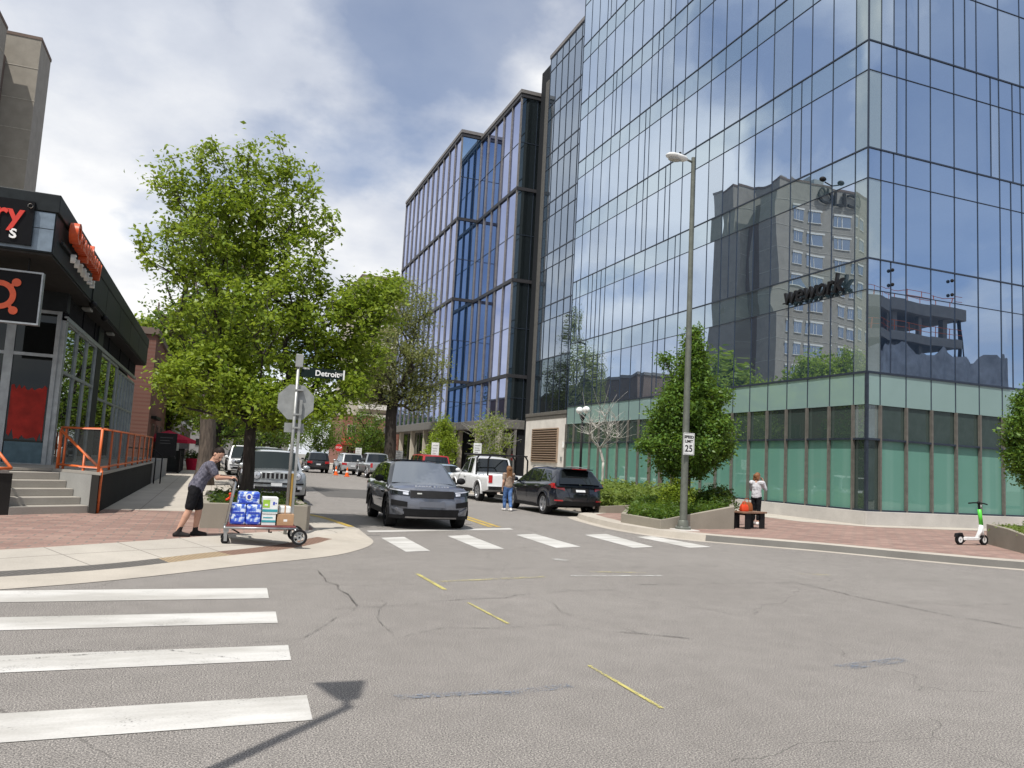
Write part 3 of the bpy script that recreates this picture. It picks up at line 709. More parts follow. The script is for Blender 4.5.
for i, (s_, P, n, mt) in enumerate(panes):
    P = [loc_(x) for x in P]; bow = rnd.gauss(0, .0022) if n.x < -.5 else rnd.gauss(0, .0016)
    if i < 100:
        b = MB(); sub_pane(b, P, 4, bow, n); b.build('glass_pane', mt, t, smooth=True)
    else:
        sub_pane(rest.setdefault(mt, MB()), P, 4, bow, n)
mr = MB(); mats = list(rest); idx = []
for k, mt in enumerate(mats): mr.add(rest[mt].v, rest[mt].f); idx += [k] * len(rest[mt].f)
o = mr.build('glass_pane', None, t, smooth=True)
for mt in mats: o.data.materials.append(M[mt])
o.data.polygons.foreach_set('material_index', idx); o['kind'] = 'stuff'
vis_bars = sorted(bars, key=lambda q: (q[0] - CAMP).length + q[1])[:100]
for p, z0, z1, n, u in vis_bars:
    q = loc_(p); MB().obox((q.x, q.y, (z0 + z1) / 2), u * .010, n * .012, (0, 0, (z1 - z0) / 2 - .03)).build('glazing_bar', 'mullion', t)
# floodlights and camera brackets fixed to the glass
for (y, z) in ((23.5, 13.5),):
    b = MB(); b.tube([(0, y - YF, z - .3), (-.35, y - YF, z - .2)], .025, 6); b.ell((-.45, y - YF, z - .1), (.15, .11, .10)); b.build('roof_light', 'trim_black', t, smooth=True)
for x in (22.94, 25.95):
    for z in (9.0, 9.55): MB().ell((x - XF, -.09, z), (.06, .07, .07), 8, 6).build('glass_fixing', 'trim_black', t)
s = text('sign_lettering', 'wework', 1.05, 'lettering', None, None, .06, .18, bold=.012)
s.parent = t; s.matrix_local = frame((-.22, 2.62, 9.12), (0, -1, 0), (-1, 0, 0)) @ Matrix.Diagonal((.93, 1, 1, 1))
MB().box(-.2, -.15, .9, 4.35, 8.86, 8.9).build('sign_rail', 'lettering', t)

# ------------------------------------------------------------------ louvred annex with grey glass above
t = thing('annex_building', 'grey glass annex above a white rendered wall with a tan louvre', 'building', (21.9, 47.5, 0))
b = MB(); b.box(0, 1.4, .02, 7.4, .1, 5.2); b.build('white_wall', 'white_wall', t)
b = MB(); b.box(-.07, 1.45, .0, 7.45, 5.2, 5.45); b.box(-.03, 1.42, .02, 7.43, 4.95, 5.2); b.build('cornice', 'mullion_tan', t, bevel=.02)
lv = MB(); lv.box(-.02, .02, 1.35, 5.85, 1.95, 4.2); l = lv.build('louvre', 'louver_dark', t)
for k in range(13):
    z = 2.02 + k * .167; MB().obox((-.06, 3.6, z + .04), (0, 2.22, 0), (.05, 0, -.035), (.006, 0, .012)).build('louvre_blade', 'louver', l)
fr = MB()
for y in (1.33, 5.87): fr.box(-.1, .0, y - .05, y + .05, 1.9, 4.25)
fr.box(-.1, 0, 1.3, 5.9, 4.2, 4.28); fr.box(-.1, 0, 1.3, 5.9, 1.88, 1.95); fr.build('louvre_frame', 'louver', l)
MB().box(-.06, 0, .55, .75, 2.0, 2.3).build('meter_box', 'galv', t, bevel=.01); MB().box(-.1, 0, .3, .42, 2.9, 3.3).build('wall_light', 'white_box', t, bevel=.01)
o_, u_, n_ = V((1.5, 0, 0)), V((0, 1, 0)), V((-1, 0, 0))
AV = [5.45] + [5.65 + 4.235 * k for k in range(1, 8)]
cols = [0.05 + 1.2 * k for k in range(9)]
for k in range(7):
    for (z0, z1) in ((AV[k], AV[k + 1] - 1.18), (AV[k + 1] - 1.18, AV[k + 1])):
        for a0, a1 in zip(cols[:-1], cols[1:]):
            P = pane_pts(o_, u_, n_, a0, a1, z0, z1, .003); b = MB(); sub_pane(b, [P[1], P[0], P[3], P[2]], 3, rnd.gauss(0, .003), n_)
            b.build('glass_pane', 'glass_grey' if k else 'glass_black', t, smooth=True)
    for z, hh in ((AV[k + 1], .04), (AV[k + 1] - 1.18, .022)): MB().box(1.46, 1.52, 0, 9.7, z - hh, z + hh).build('floor_line', 'mullion', t)
for a in cols: MB().box(1.465, 1.52, a - .02, a + .02, 5.45, AV[-1]).build('mullion', 'mullion', t)
MB().box(1.7, 20, .1, 12, .1, AV[-1] - .1).build('core', 'core', t); MB().box(1.42, 20, -.02, 9.75, AV[-1] + .05, AV[-1] + .35).build('parapet', 'fin', t)
MB().box(1.44, 2.4, 9.75, 10.4, .1, AV[-1] - 1.7).build('end_column', 'strip_conc', t, bevel=.03)

# ------------------------------------------------------------------ the two blue office blocks up the street
def block(label, X, Y0, Y1, top, bands, depth, base_z):
    t = thing('office_block', label, 'building', (X, Y0, 0))
    L = Y1 - Y0; n = max(3, round(L / 2.15)); st = L / n
    zs = [base_z] + bands + [top]
    for j in range(len(zs) - 1):
        zm = (zs[j] + zs[j + 1]) / 2
        for i in range(n):
            for (z0, z1) in ((zs[j], zm), (zm, zs[j + 1])):
                P = pane_pts((0, 0, 0), (0, 1, 0), (-1, 0, 0), i * st, (i + 1) * st, z0, z1, .004); b = MB(); sub_pane(b, [P[1], P[0], P[3], P[2]], 2, rnd.gauss(0, .004), (-1, 0, 0)); b.build('glass_pane', 'glass_lav', t, smooth=True)
        MB().box(-.03, .03, 0, L, zm - .03, zm + .03).build('transom', 'mullion', t)
        nd_ = max(2, round(min(depth, 9) / 1.5)); sd_ = min(depth, 9) / nd_
        for i in range(nd_):
            for (z0, z1) in ((zs[j], zm), (zm, zs[j + 1])):
                P = pane_pts((0, 0, 0), (1, 0, 0), (0, -1, 0), i * sd_, (i + 1) * sd_, z0, z1, .003); b = MB(); sub_pane(b, P, 2, rnd.gauss(0, .003), (0, -1, 0)); b.build('end_pane', 'glass_black' if 'dark' in label else 'glass_blue', t, smooth=True)
            MB().box(i * sd_ - .03, i * sd_ + .03, -.035, .02, zs[j], zs[j + 1]).build('end_mullion', 'mullion', t)
        MB().box(.0, depth, -.03, .02, zm - .03, zm + .03).build('end_transom', 'mullion', t)
    for z in bands + [top]: MB().box(-.14, depth, -.12, L + .05, z - .14, z + .14).build('floor_band', 'steel_band', t)
    for i in range(n + 1): MB().box(-.12, .04, i * st - .05, i * st + .05, base_z, top - .15).build('fin', 'fin', t)
    MB().box(-.2, depth + .1, -.18, L + .1, top + .2, top + .5).build('parapet', 'fin', t)
    MB().box(.15, depth, .15, L, base_z, top - .3).build('core', 'core', t)
    # recessed ground floor under a deep canopy
    MB().box(-1.0, depth, -.1, L + .05, base_z - .75, base_z - .02).build('canopy', 'canopy', t, bevel=.03)
    ng = max(3, round(L / 2.6)); sg = L / ng
    for i in range(ng):
        MB().box(.95, 1.0, i * sg + .06, (i + 1) * sg - .06, .55, base_z - .75).build('shopfront_pane', 'shop_glass', t)
        MB().box(.85, 1.05, i * sg - .06, i * sg + .06, .15, base_z - .75).build('shopfront_post', 'canopy', t)
    MB().box(.9, depth, .0, L, .12, .54).build('base', 'canopy', t)
    MB().box(1.2, depth, .1, L, .5, base_z - .7).build('shop_core', 'core', t)
    for i in range(0, ng + 1, 2): MB().box(-.7, -.3, i * sg - .2, i * sg + .2, .12, base_z - .74).build('canopy_column', 'beige', t)
    return t
block('nearer blue glass office block with grey fins and a dark end face', 22, 59.8, 70.55, 33.0, [8.86, 16.9, 24.8], 2.9, 5.25)
block('farther blue glass office block with grey fins and a bright blue end face', 20, 70.6, 94.4, 33.3, [9.1, 17.0, 24.9], 12, 5.25)

# ------------------------------------------------------------------ low shop on the left with raised terrace
t = thing('corner_shop', 'low charcoal corner shop with red lettering signs and steps up to its terrace', 'building', (0, 0, 0))
XS, YS = -3.45, 18.0
MB().box(-16, XS, YS, 41, 5.43, 6.28).build('fascia', 'charcoal', t)
MB().box(-16, XS + .05, YS - .05, 41.05, 6.28, 6.66).build('parapet', 'charcoal', t, bevel=.015)
b = MB(); b.box(-7.5, -3.47, YS - .03, YS - .002, 5.93, 6.26); b.box(-5.2, -3.47, YS - .03, YS - .002, 5.46, 5.915); f = b.build('fascia_panel', 'fascia_grey', t)
MB().box(-16, XS - .02, YS + .03, 40.9, 5.38, 5.425).build('soffit', 'soffit', t)
b = MB(); b.box(XS, XS + .03, 23.4, 41, 5.45, 6.27)
for y in (26, 29.5, 33, 36.5): b.box(XS + .03, XS + .035, y, y + .04, 5.45, 6.27)
b.build('side_panel', 'charcoal', t)
# facade behind: glass front and glass side
FX, FY = -3.88, 22.5
MB().box(-14, FX - .3, FY + .3, 41, .9, 5.38).build('core', 'core', t)
def bay(y0, y1, z0, z1, mt, nx=1, zt=None, nm='window'):
    w_ = MB(); w_.box(FX - .02, FX, y0, y1, z0, z1)
    w = w_.build(nm, mt, t); fr = MB()
    for i in range(nx + 1):
        y = y0 + (y1 - y0) * i / nx; fr.box(FX - .04, FX + .05, y - .045, y + .045, z0, z1)
    for z in [z0, z1] + ([zt] if zt else []): fr.box(FX - .03, FX + .04, y0 + .045, y1 - .045, z - .04, z + .04)
    fr.build('window_frame', 'alu', w); return w
bay(22.8, 28.1, 1.0, 4.68, 'shop_glass', 3, 3.4); bay(29.3, 34.1, 1.0, 4.62, 'shop_glass', 2, 3.1); bay(34.3, 40.8, 1.0, 4.5, 'shop_glass_pale', 6, 3.1)
MB().box(FX - .1, FX + .06, 22.5, 22.74, .9, 4.75).build('corner_post', 'alu', t); MB().box(FX - .1, FX + .06, 28.15, 29.25, .9, 5.38).build('pillar', 'charcoal', t)
b = MB()
for y in (22.9, 25.2, 27.5, 31, 34.5, 38): b.box(FX - .02, FX + .03, y, y + .07, 4.75, 5.38)
b.box(FX - .05, FX, 22.5, 41, 4.7, 5.38); b.build('clerestory', 'black_cloth', t)
MB().box(FX - .04, FX + .08, 22.5, 41, 4.69, 4.8).build('lintel', 'alu', t)
for i, (x0, x1) in enumerate(((-4.95, -3.98), (-6.1, -5.05), (-7.2, -6.2), (-8.3, -7.3))):
    w = MB().box(x0, x1, FY - .01, FY + .01, .95, 4.9).build('window', 'shop_front_glass', t); fr = MB()
    for x in (x0, x1): fr.box(x - .05, x + .05, FY - .06, FY + .04, .95, 4.9)
    for z in (.99, 3.75, 4.86): fr.box(x0 + .05, x1 - .05, FY - .05, FY + .03, z - .04, z + .04)
    fr.build('window_frame', 'alu', w)
b = MB(); N = 14; up = []; dn = []
for i in range(N + 1):
    x = -4.86 + .78 * i / N; up.append((x, 2.95 + rnd.uniform(-.1, .06))); dn.append((x, 1.75 + rnd.uniform(-.18, .12)))
pl = [(x, FY - .02, z) for x, z in dn] + [(x, FY - .02, z) for x, z in reversed(up)]
b.extr(pl, (0, -.004, 0)); b.build('window_poster', 'poster', t)
MB().box(-4.88, -4.04, FY - .03, FY - .015, 1.0, 1.55).build('window_poster', 'poster_blue', t)
b = MB(); b.box(-14, FX + .05, FY - .1, FY + .3, 4.9, 5.38); b.build('front_lintel', 'charcoal', t)
for x, y in ((-3.7, 24.5), (-3.68, 29.5)): MB().box(x - .1, x + .12, y - .25, y + .25, 5.3, 5.375).build('soffit_light', 'galv', t, bevel=.02)
for y in (23.6, 26.0): b = MB(); b.ell((XS + .02, y, 5.35), (.1, .12, .09), 8, 6); b.build('floodlight', 'trim_black', t, smooth=True)
# street-front sign, right end in view
sg = MB().box(-8.0, -3.83, YS - .14, YS - .03, 5.52, 6.42).build('front_sign', 'sign_black', t)
s = text('sign_letters', 'Orangetheory', .62, 'sign_red', sg, frame((-4.00, YS - .15, 6.1), (1, 0, 0), (0, -1, 0)), .02, 0, 'RIGHT', .012)
s = text('sign_letters', 'FITNESS', .26, 'sign_white', sg, frame((-4.08, YS - .15, 5.70), (1, 0, 0), (0, -1, 0)), .02, 0, 'RIGHT', .008, 1.1, 2.2)
MB().lathe([(.045, -.02), (.045, .02)], (-3.90, YS - .16, 6.32), 12, 'y').build('sign_dot', 'sign_white', sg)
# side sign: deep channel letters over white letters
s1 = text('sign_letters', 'Orangetheory', .62, 'sign_orange', t, frame((XS + .17, 20.85, 6.17), (0, 1, 0), (1, 0, 0)), .09, 0, 'CENTER', .018, 1.02, 1.05)
for i, ch in enumerate('FITNESS'): text('sign_letter', ch, .27, 'sign_white', t, frame((XS + .14, 19.45 + .48 * i, 5.66), (0, 1, 0), (1, 0, 0)), .05, 0, 'CENTER', .004, 1.15)
MB().box(XS + .02, XS + .07, 18.6, 23.1, 5.78, 5.84).build('sign_raceway', 'charcoal', t)
# hanging board with the ring emblem
bd = MB().box(-5.5, -3.68, 18.48, 18.6, 4.02, 5.06).build('hanging_sign', 'sign_black', t)
b = MB(); x0, x1, z0, z1 = -5.5, -3.68, 4.02, 5.06
b.box(x0 - .03, x1 + .03, 18.44, 18.63, z1, z1 + .035); b.box(x0 - .03, x1 + .03, 18.44, 18.63, z0 - .035, z0); b.box(x1, x1 + .03, 18.44, 18.63, z0, z1); b.box(x0 - .03, x0, 18.44, 18.63, z0, z1); b.build('sign_edge', 'alu', bd)
b = MB(); cx_, cz_ = -4.40, 4.55; ring = []
for i in range(40):
    a = 2 * math.pi * i / 40; ring.append([(cx_ + r * math.cos(a), y, cz_ + r * math.sin(a)) for r, y in ((.19, 18.47), (.30, 18.47), (.30, 18.45), (.19, 18.45))])
b.loft(ring + [ring[0]], cap=False)
for a, d in ((45, .40), (-48, .41), (135, .40), (225, .41)):
    x, z = cx_ + d * math.cos(R_(a)), cz_ + d * math.sin(R_(a)); x2, z2 = cx_ + .28 * math.cos(R_(a)), cz_ + .28 * math.sin(R_(a))
    b.lathe([(.085, 18.448), (.085, 18.47)], (0, 0, 0), 14, 'y') if False else None
    pts = [(x + .085 * math.cos(q), z + .085 * math.sin(q)) for q in [2 * math.pi * k / 14 for k in range(14)]]
    b.extr([(p[0], 18.449, p[1]) for p in pts], (0, .02, 0))
    dx, dz = (z - z2), -(x - x2); l_ = math.hypot(dx, dz); dx, dz = dx / l_ * .035, dz / l_ * .035
    b.extr([(x + dx, 18.4495, z + dz), (x - dx, 18.4495, z - dz), (x2 - dx, 18.4495, z2 - dz), (x2 + dx, 18.4495, z2 + dz)], (0, .019, 0))
b.build('ring_emblem', 'sign_orange', bd)
b = MB()
for x in (-3.95, -5.2): b.tube([(x, 18.54, 5.09), (x, 18.54, 5.4)], .02, 6)
b.build('sign_hanger', 'dark_rail', bd)

# terrace, steps, rails (one built piece of ground works)
ZT = .95
P0, P1 = V((-3.63, 17.69)), V((-2.38, 18.63)); U2 = (P1 - P0).normalized(); A2 = V((-U2.y, U2.x))
T0, T1 = P0 + A2 * 1.6, P1 + A2 * 1.6
tr = thing('raised_terrace', 'raised terrace with dark plaster walls in front of the charcoal shop', 'terrace', (0, 0, 0))
b = MB(); b.prism([(-2.22, 18.45), (-2.22, 33.4), (-14, 33.4), (-14, 16.9), (-5.2, 16.55), tuple(P0), tuple(T0), tuple(T1), tuple(P1)], .1, ZT); b.build('retaining_wall', 'wall_dark', tr)
b = MB(); b.prism([(-2.19, 18.42), (-2.19, 33.4), (-3.86, 33.4), (-3.86, 22.4), (-14, 22.4), (-14, 16.85), (-5.2, 16.5), (-3.68, 17.64), tuple(T0), tuple(T1), (-2.36, 18.66)], ZT + .002, ZT + .06); b.build('coping', 'step', tr)
e = P1 + A2 * .02
b = MB(); q0 = P1 - U2 * .006; q1 = T1 - U2 * .006
b.prism([tuple(q0), tuple(P1 - U2 * .001), tuple(T1 - U2 * .001), tuple(q1)], .12, ZT); b.build('side_wall', 'wall_pale', tr)
MB().prism([(-2.22, 33.6), (-2.22, 43.5), (-6, 43.5), (-6, 33.6)], .1, .98).build('retaining_wall', 'greywall', tr)
st = thing('stone_steps', 'grey concrete steps up to the terrace between two orange handrails', 'steps', (P0.x, P0.y, 0))
W2 = (P1 - P0).length
for k in range(5):
    z1 = .15 + .157 * (k + 1); a0 = .31 * k
    b = MB(); f = lambda u, a: tuple(V((0, 0)) + U2 * u + A2 * a)
    b.prism([f(.0, a0), f(W2 - .012, a0), f(W2 - .012, 1.598), f(.0, 1.598)], z1 - .157 if k else .13, z1); b.build('step', 'step', st, bevel=.012)
def rail(name, label, paths, mat, r=.024, panels=(), group=None, loc=(0, 0, 0)):
    t = thing(name, label, 'railing', loc, 0, group)
    for nm, pts in paths: MB().tube([V(p) - V(loc) for p in pts], r, 8).build(nm, mat, t, smooth=True)
    for c in panels: MB().add([V(p) - V(loc) for p in c], [tuple(range(len(c)))]).build('rail_panel', 'shop_glass', t)
    return t
a = P1 + U2 * .13 - A2 * .12; bT = T1 + U2 * .1
rail('handrail', 'orange sloping handrail with two legs on the right side of the steps', [('rail', [(a.x, a.y, 1.05), (bT.x, bT.y, 1.87)]), ('post', [(a.x, a.y, .15), (a.x, a.y, 1.05)]), ('post', [((a.x * .6 + bT.x * .4), (a.y * .6 + bT.y * .4), .5), ((a.x * .6 + bT.x * .4), (a.y * .6 + bT.y * .4), 1.37)]), ('post', [(bT.x, bT.y, ZT), (bT.x, bT.y, 1.87)])], 'rail_orange', .03, loc=(a.x, a.y, .15))
a = P0 - U2 * .04; bT = T0 - U2 * .04
rail('handrail', 'orange handrail cut off by the left edge of the photo beside the steps', [('rail', [(a.x, a.y, 1.05), (bT.x, bT.y, 1.87)]), ('lower_rail', [(a.x, a.y, 1.05), (a.x - .6, a.y - .42, 1.02)]), ('post', [(a.x - .35, a.y - .26, .9), (a.x - .35, a.y - .26, 1.04)]), ('post', [(bT.x, bT.y, ZT), (bT.x, bT.y, 1.87)])], 'rail_orange', .03, loc=(a.x, a.y, .95))
g0 = T1 + U2 * .12; g1 = V((-2.27, 18.62))
paths = [('top_rail', [(g0.x, g0.y, 1.93), (g1.x, g1.y, 1.93), (-2.27, 33, 1.93)]), ('bottom_rail', [(g0.x, g0.y, 1.1), (g1.x, g1.y, 1.1), (-2.27, 33, 1.1)])]
pp = [(g0.x, g0.y), (g0.x + .12, g0.y - .15), (g1.x, g1.y)] + [(-2.27, y) for y in (20.4, 22.2, 24, 25.8, 27.6, 29.4, 31.2, 33)]
for x, y in pp: paths.append(('post', [(x, y, ZT), (x, y, 1.93)]))
rr = rail('terrace_railing', 'orange metal railing with panels along the terrace edge', paths, 'rail_orange', .027, (), loc=(g1.x, g1.y, ZT))
mm, nt_, out_ = newmat('fine_mesh'); b1 = nd(nt_, 'BsdfPrincipled', Roughness=.6); b1.inputs['Base Color'].default_value = (.04, .045, .042, 1); t1 = nd(nt_, 'BsdfTransparent'); mx_ = nd(nt_, 'MixShader'); mx_.inputs[0].default_value = .45
lk(nt_, t1.outputs[0], mx_.inputs[1]); lk(nt_, b1.outputs[0], mx_.inputs[2]); lk(nt_, mx_.outputs[0], out_.inputs[0]); M['mesh_panel'] = mm
for (xa, ya), (xb, yb) in zip(pp[1:-1], pp[2:]):
    MB().add([V((xa, ya, 1.14)) - V((g1.x, g1.y, ZT)), V((xb, yb, 1.14)) - V((g1.x, g1.y, ZT)), V((xb, yb, 1.9)) - V((g1.x, g1.y, ZT)), V((xa, ya, 1.9)) - V((g1.x, g1.y, ZT))], [(0, 1, 2, 3)]).build('rail_panel', 'mesh_panel', rr)
rail('handrail', 'thin black handrail on the pavement past the orange railing', [('rail', [(-1.9, 33.6, 1.2), (-2.2, 33.6, 1.45), (-3.2, 33.6, 1.5)]), ('post', [(-1.9, 33.6, .15), (-1.9, 33.6, 1.2)]), ('post', [(-2.12, 33.4, .15), (-2.12, 33.4, 1.38)])], 'dark_rail', .025, loc=(-1.9, 33.6, .15))
# ------------------------------------------------------------------ hotel behind the shop (seen top left and in the tower's glass)
t = thing('hotel_tower', 'tall tan rendered hotel tower with stepped blank side walls behind the charcoal shop', 'building', (-22, 80.2, 0))
MB().box(-34, 0, 0, 3.8, 0, 40.4).build('wall', 'hotel', t)
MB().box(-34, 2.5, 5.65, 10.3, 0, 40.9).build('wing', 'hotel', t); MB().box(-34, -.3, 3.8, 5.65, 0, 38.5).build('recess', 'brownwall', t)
b = MB(); b.box(-34, .06, -.06, 3.84, 40.4, 40.7); b.box(-34, 2.56, 5.6, 10.35, 40.9, 41.2); b.build('parapet', 'brownwall', t)
b = MB()
for z in [37.9] + [34.6 - 3.0 * k for k in range(10)]:
    b.box(-34, .03, -.03, 0, z - .04, z + .04); b.box(.0, .03, 0, 3.8, z - .04, z + .04); b.box(-34, 2.53, 5.62, 5.65, z - .04, z + .04)
b.build('joint_band', 'hotel_band', t)
for k in range(9):
    z = 37.0 - 3.0 * k
    for x in (-3.2, -6.2, -10.3, -13.6, -17.6, -21.6):
        w = MB().box(x - 1.0, x + 1.0, -.02, .3, z - 1.45, z).build('window', 'win_glass', t)
        fr = MB(); fr.box(x - 1.1, x + 1.1, -.16, .0, z, z + .22); fr.box(x - .04, x + .04, -.05, -.021, z - 1.45, z); fr.box(x + .45, x + .52, -.05, -.021, z - 1.45, z); fr.box(x - 1.06, x + 1.06, -.1, -.0, z - 1.53, z - 1.45)
        fr.build('window_frame', 'hotel_trim', w)
text('hotel_lettering', 'CLIO', 2.6, 'hotel_letter', t, frame((-9.6, -.25, 39.1), (1, 0, 0), (0, -1, 0)), .12, 0, 'CENTER', .02, 1.0)
b = MB(); b.box(-3, -1.5, 1.5, 3, 40.7, 41.6); b.box(-9, -6, 1, 3.5, 40.7, 42.0); b.build('roof_plant', 'galv', t)

# low buildings along the left pavement and behind
def simple_building(name, label, x0, x1, y0, y1, h, mat, wins=(), parapet='hotel_trim', z0=.1, winmat='shop_glass', face='+x', trim=None, wh=1.5, ww=1.2):
    t = thing(name, label, 'building', ((x0 + x1) / 2, y0, 0))
    ox, oy = (x0 + x1) / 2, y0; hx = (x1 - x0) / 2
    MB().box(-hx, hx, 0, y1 - y0, z0, h).build('wall', mat, t)
    MB().box(-hx - .12, hx + .12, -.12, y1 - y0 + .12, h, h + .35).build('parapet', parapet, t)
    for (side, a, z) in wins:
        if side in '+-' :
            s = 1 if side == '+' else -1
            w = MB().box(*sorted((s * hx - s * .2, s * hx + s * .015)), a - ww / 2, a + ww / 2, z, z + wh).build('window', winmat, t)
            fr = MB(); xx = sorted((s * hx, s * hx + s * .07))
            fr.box(*xx, a - ww / 2 - .08, a - ww / 2, z, z + wh); fr.box(*xx, a + ww / 2, a + ww / 2 + .08, z, z + wh); fr.box(*xx, a - ww / 2 - .08, a + ww / 2 + .08, z + wh, z + wh + .1); fr.box(*xx, a - ww / 2 - .1, a + ww / 2 + .1, z - .1, z)
            fr.box(*sorted((s * hx + s * .016, s * hx + s * .05)), a - .03, a + .03, z, z + wh)
        else:
            w = MB().box(a - ww / 2, a + ww / 2, -.015, .2, z, z + wh).build('window', winmat, t)
            fr = MB(); fr.box(a - ww / 2 - .08, a - ww / 2, -.07, 0, z, z + wh); fr.box(a + ww / 2, a + ww / 2 + .08, -.07, 0, z, z + wh); fr.box(a - ww / 2 - .08, a + ww / 2 + .08, -.07, 0, z + wh, z + wh + .1); fr.box(a - ww / 2 - .1, a + ww / 2 + .1, -.07, 0, z - .1, z); fr.box(a - .03, a + .03, -.05, -.016, z, z + wh)
        fr.build('window_frame', parapet, w)
    return t
t = simple_building('brick_building', 'two-storey red brick building just past the charcoal shop on the left pavement', -14, -3.35, 44.5, 58, 7.4, 'brick_y', [('+', y, z) for y in (3, 6.5, 10) for z in (1.2, 4.7)], 'brownwall')
MB().box(5.325, 5.6, 1.5, 5.5, 3.05, 3.2).build('door_canopy', 'charcoal', t)
t = simple_building('beige_building', 'beige three-storey building beyond the red brick one on the left', -15, -3.2, 66.5, 80, 9.6, 'beige', [('+', y, z) for y in (2, 5.2, 8.4, 11.5) for z in (1.3, 4.3, 7.2)], 'hotel_trim')
t = simple_building('grey_building', 'long grey-brown building with pale trim far along the left side of the street', -18, -4, 82, 140, 13.2, 'brownwall', [('+', y, z) for y in range(4, 54, 5) for z in (1.3, 4.8, 8.4)], 'fin', ww=2.4, wh=1.9)
MB().box(7.0, 7.5, 0, 58, 4.0, 4.4).build('trim_band', 'hotel_trim', t); MB().box(7.0, 7.35, 0, 58, 7.5, 7.8).build('trim_band', 'hotel_trim', t)
t = simple_building('apartment_block', 'pale cream apartment block closing the far end of the street behind the trees', 24, 52, 150, 175, 36.5, 'beige', [('f', x, z) for x in (-11.5, -8, -4.5, -1, 2.5, 6, 9.5, 12.5) for z in (8, 12, 16, 20, 24, 28, 32)], 'brownwall', ww=2.2, wh=1.9)
b = MB()
for z in (6.6, 10.6, 14.6, 18.6, 22.6, 26.6, 30.6): b.box(-13, -5.2, -1.5, 0, z, z + .9)
b.build('balcony_band', 'hotel_trim', t)
MB().box(-13.9, 13.9, -.6, -.02, 0, 5.5).build('dark_base', 'greywall', t)
t = simple_building('brick_building', 'low red brick building beside the canopy at the far end of the blue office blocks', 21.2, 34, 96.5, 112, 6.8, 'brick_x', [('f', x, 1.4) for x in (-4, -1, 2, 5)] + [('-', 4, 1.4), ('-', 9, 1.4)], 'hotel_trim')
t = simple_building('brick_building', 'low red brick corner building with a red awning at the street end', 19, 31, 128, 142, 8.2, 'brick_x', [('f', x, z) for x in (-4.5, -1.5, 1.5, 4.5) for z in (1.5, 5)], 'beige')
aw = MB(); aw.extr([(-6, 0, 4.6), (-6, -2.2, 3.6), (-6, -2.2, 3.3), (-6, 0, 3.3)], (8, 0, 0)); aw.build('awning', 'umbrella', t)
t = simple_building('street_end_building', 'grey low building behind the trees where the street disappears', -10, 16, 190, 205, 12, 'greywall', [('f', x, z) for x in (-10, -6, -2, 2, 6, 10) for z in (2, 6)], 'fin', ww=2.4)

# building under construction behind the photographer (seen in the tower's south glass)
t = thing('unfinished_building', 'unfinished concrete building wrapped in grey tarpaulin reflected in the glass right of the corner', 'building', (62, -14, 0))
def cwob(z): return z
for z0, z1, x1 in ((18.7, 19.9, 9.0), (15.7, 16.6, 8.2), (10.6, 11.4, 11.5), (6.6, 7.4, 12)):
    MB().box(-9, x1, -20, 0, z0, z1).build('floor_slab', 'raw_conc', t, bevel=.04)
for x in (-8.2, -4.2, -.2, 3.8, 7.2):
    for y in (-1.2, -9):
        MB().box(x - .3, x + .3, y - .3, y + .3, 0, 18.7).build('column', 'raw_conc', t)
b = MB(); rows = []
for j in range(9):
    r = []
    for i in range(41):
        x = -9.3 + 23.5 * i / 40; z = 14.9 * (1 - j / 8) + (.5 * math.sin(i * .55) + .3 * math.sin(i * 1.3)) * (1 if j == 0 else 0)
        r.append((x, .35 + .22 * math.sin(i * 1.1 + j * .6) + .12 * math.sin(j * 1.7 + i * .4), max(z, .05)))
    rows.append(r)
b.loft(rows, cap=False, closed=False); b.build('tarpaulin', 'tarp', t, smooth=True)
b = MB()
for z in (19.9, 16.6):
    for x in range(-9, 9, 2): b.tube([(x, -.2, z), (x, -.2, z + 1.1)], .04, 5)
    for dz in (.5, 1.05): b.tube([(-9, -.2, z + dz), (8.4, -.2, z + dz)], .03, 5)
b.build('edge_rail', 'safety', t)
b = MB(); b.box(-8.8, .5, -16, -4, 11.4, 18.7); b.build('shade_infill', 'brownwall', t)  # dark block widened to stand in for the darkness between the slabs
b = MB(); b.tube([(8.3, -.6, 19.3), (8.5, -.6, 15.4), (8.2, -.6, 12)], .22, 6); b.tube([(8, -.4, 19.3), (9.6, -.4, 12.5)], .1, 5); b.build('hoist_mast', 'rack', t)

# ------------------------------------------------------------------ vegetation
def leaves(cent, spread, n, size, seed, flat=.35, aspect=.55):
    """n pointed leaf quads scattered round each centre"""
    g = np.random.default_rng(seed); c = np.repeat(np.asarray(cent), n, axis=0); N = len(c)
    sp = np.repeat(np.broadcast_to(np.asarray(spread, dtype=float), (len(cent),)), n)[:, None]
    p = c + g.normal(0, 1, (N, 3)) * sp * np.array([1, 1, .8])
    u = g.normal(0, 1, (N, 3)); u[:, 2] *= .6; u[:, 2] -= .2; u /= np.linalg.norm(u, axis=1)[:, None]
    k = g.normal(0, 1, (N, 3)); k[:, 2] += 1 / flat * .35; v = np.cross(k, u); v /= np.linalg.norm(v, axis=1)[:, None] + 1e-9
    s = size * g.uniform(.6, 1.35, (N, 1)); w_ = np.cross(u, v) * s * .12
    a = p; b = p + u * s * .45 + v * s * aspect * .5 + w_; cc = p + u * s; d = p + u * s * .45 - v * s * aspect * .5 + w_
    return np.stack([a, b, cc, d], axis=1).reshape(-1, 3)
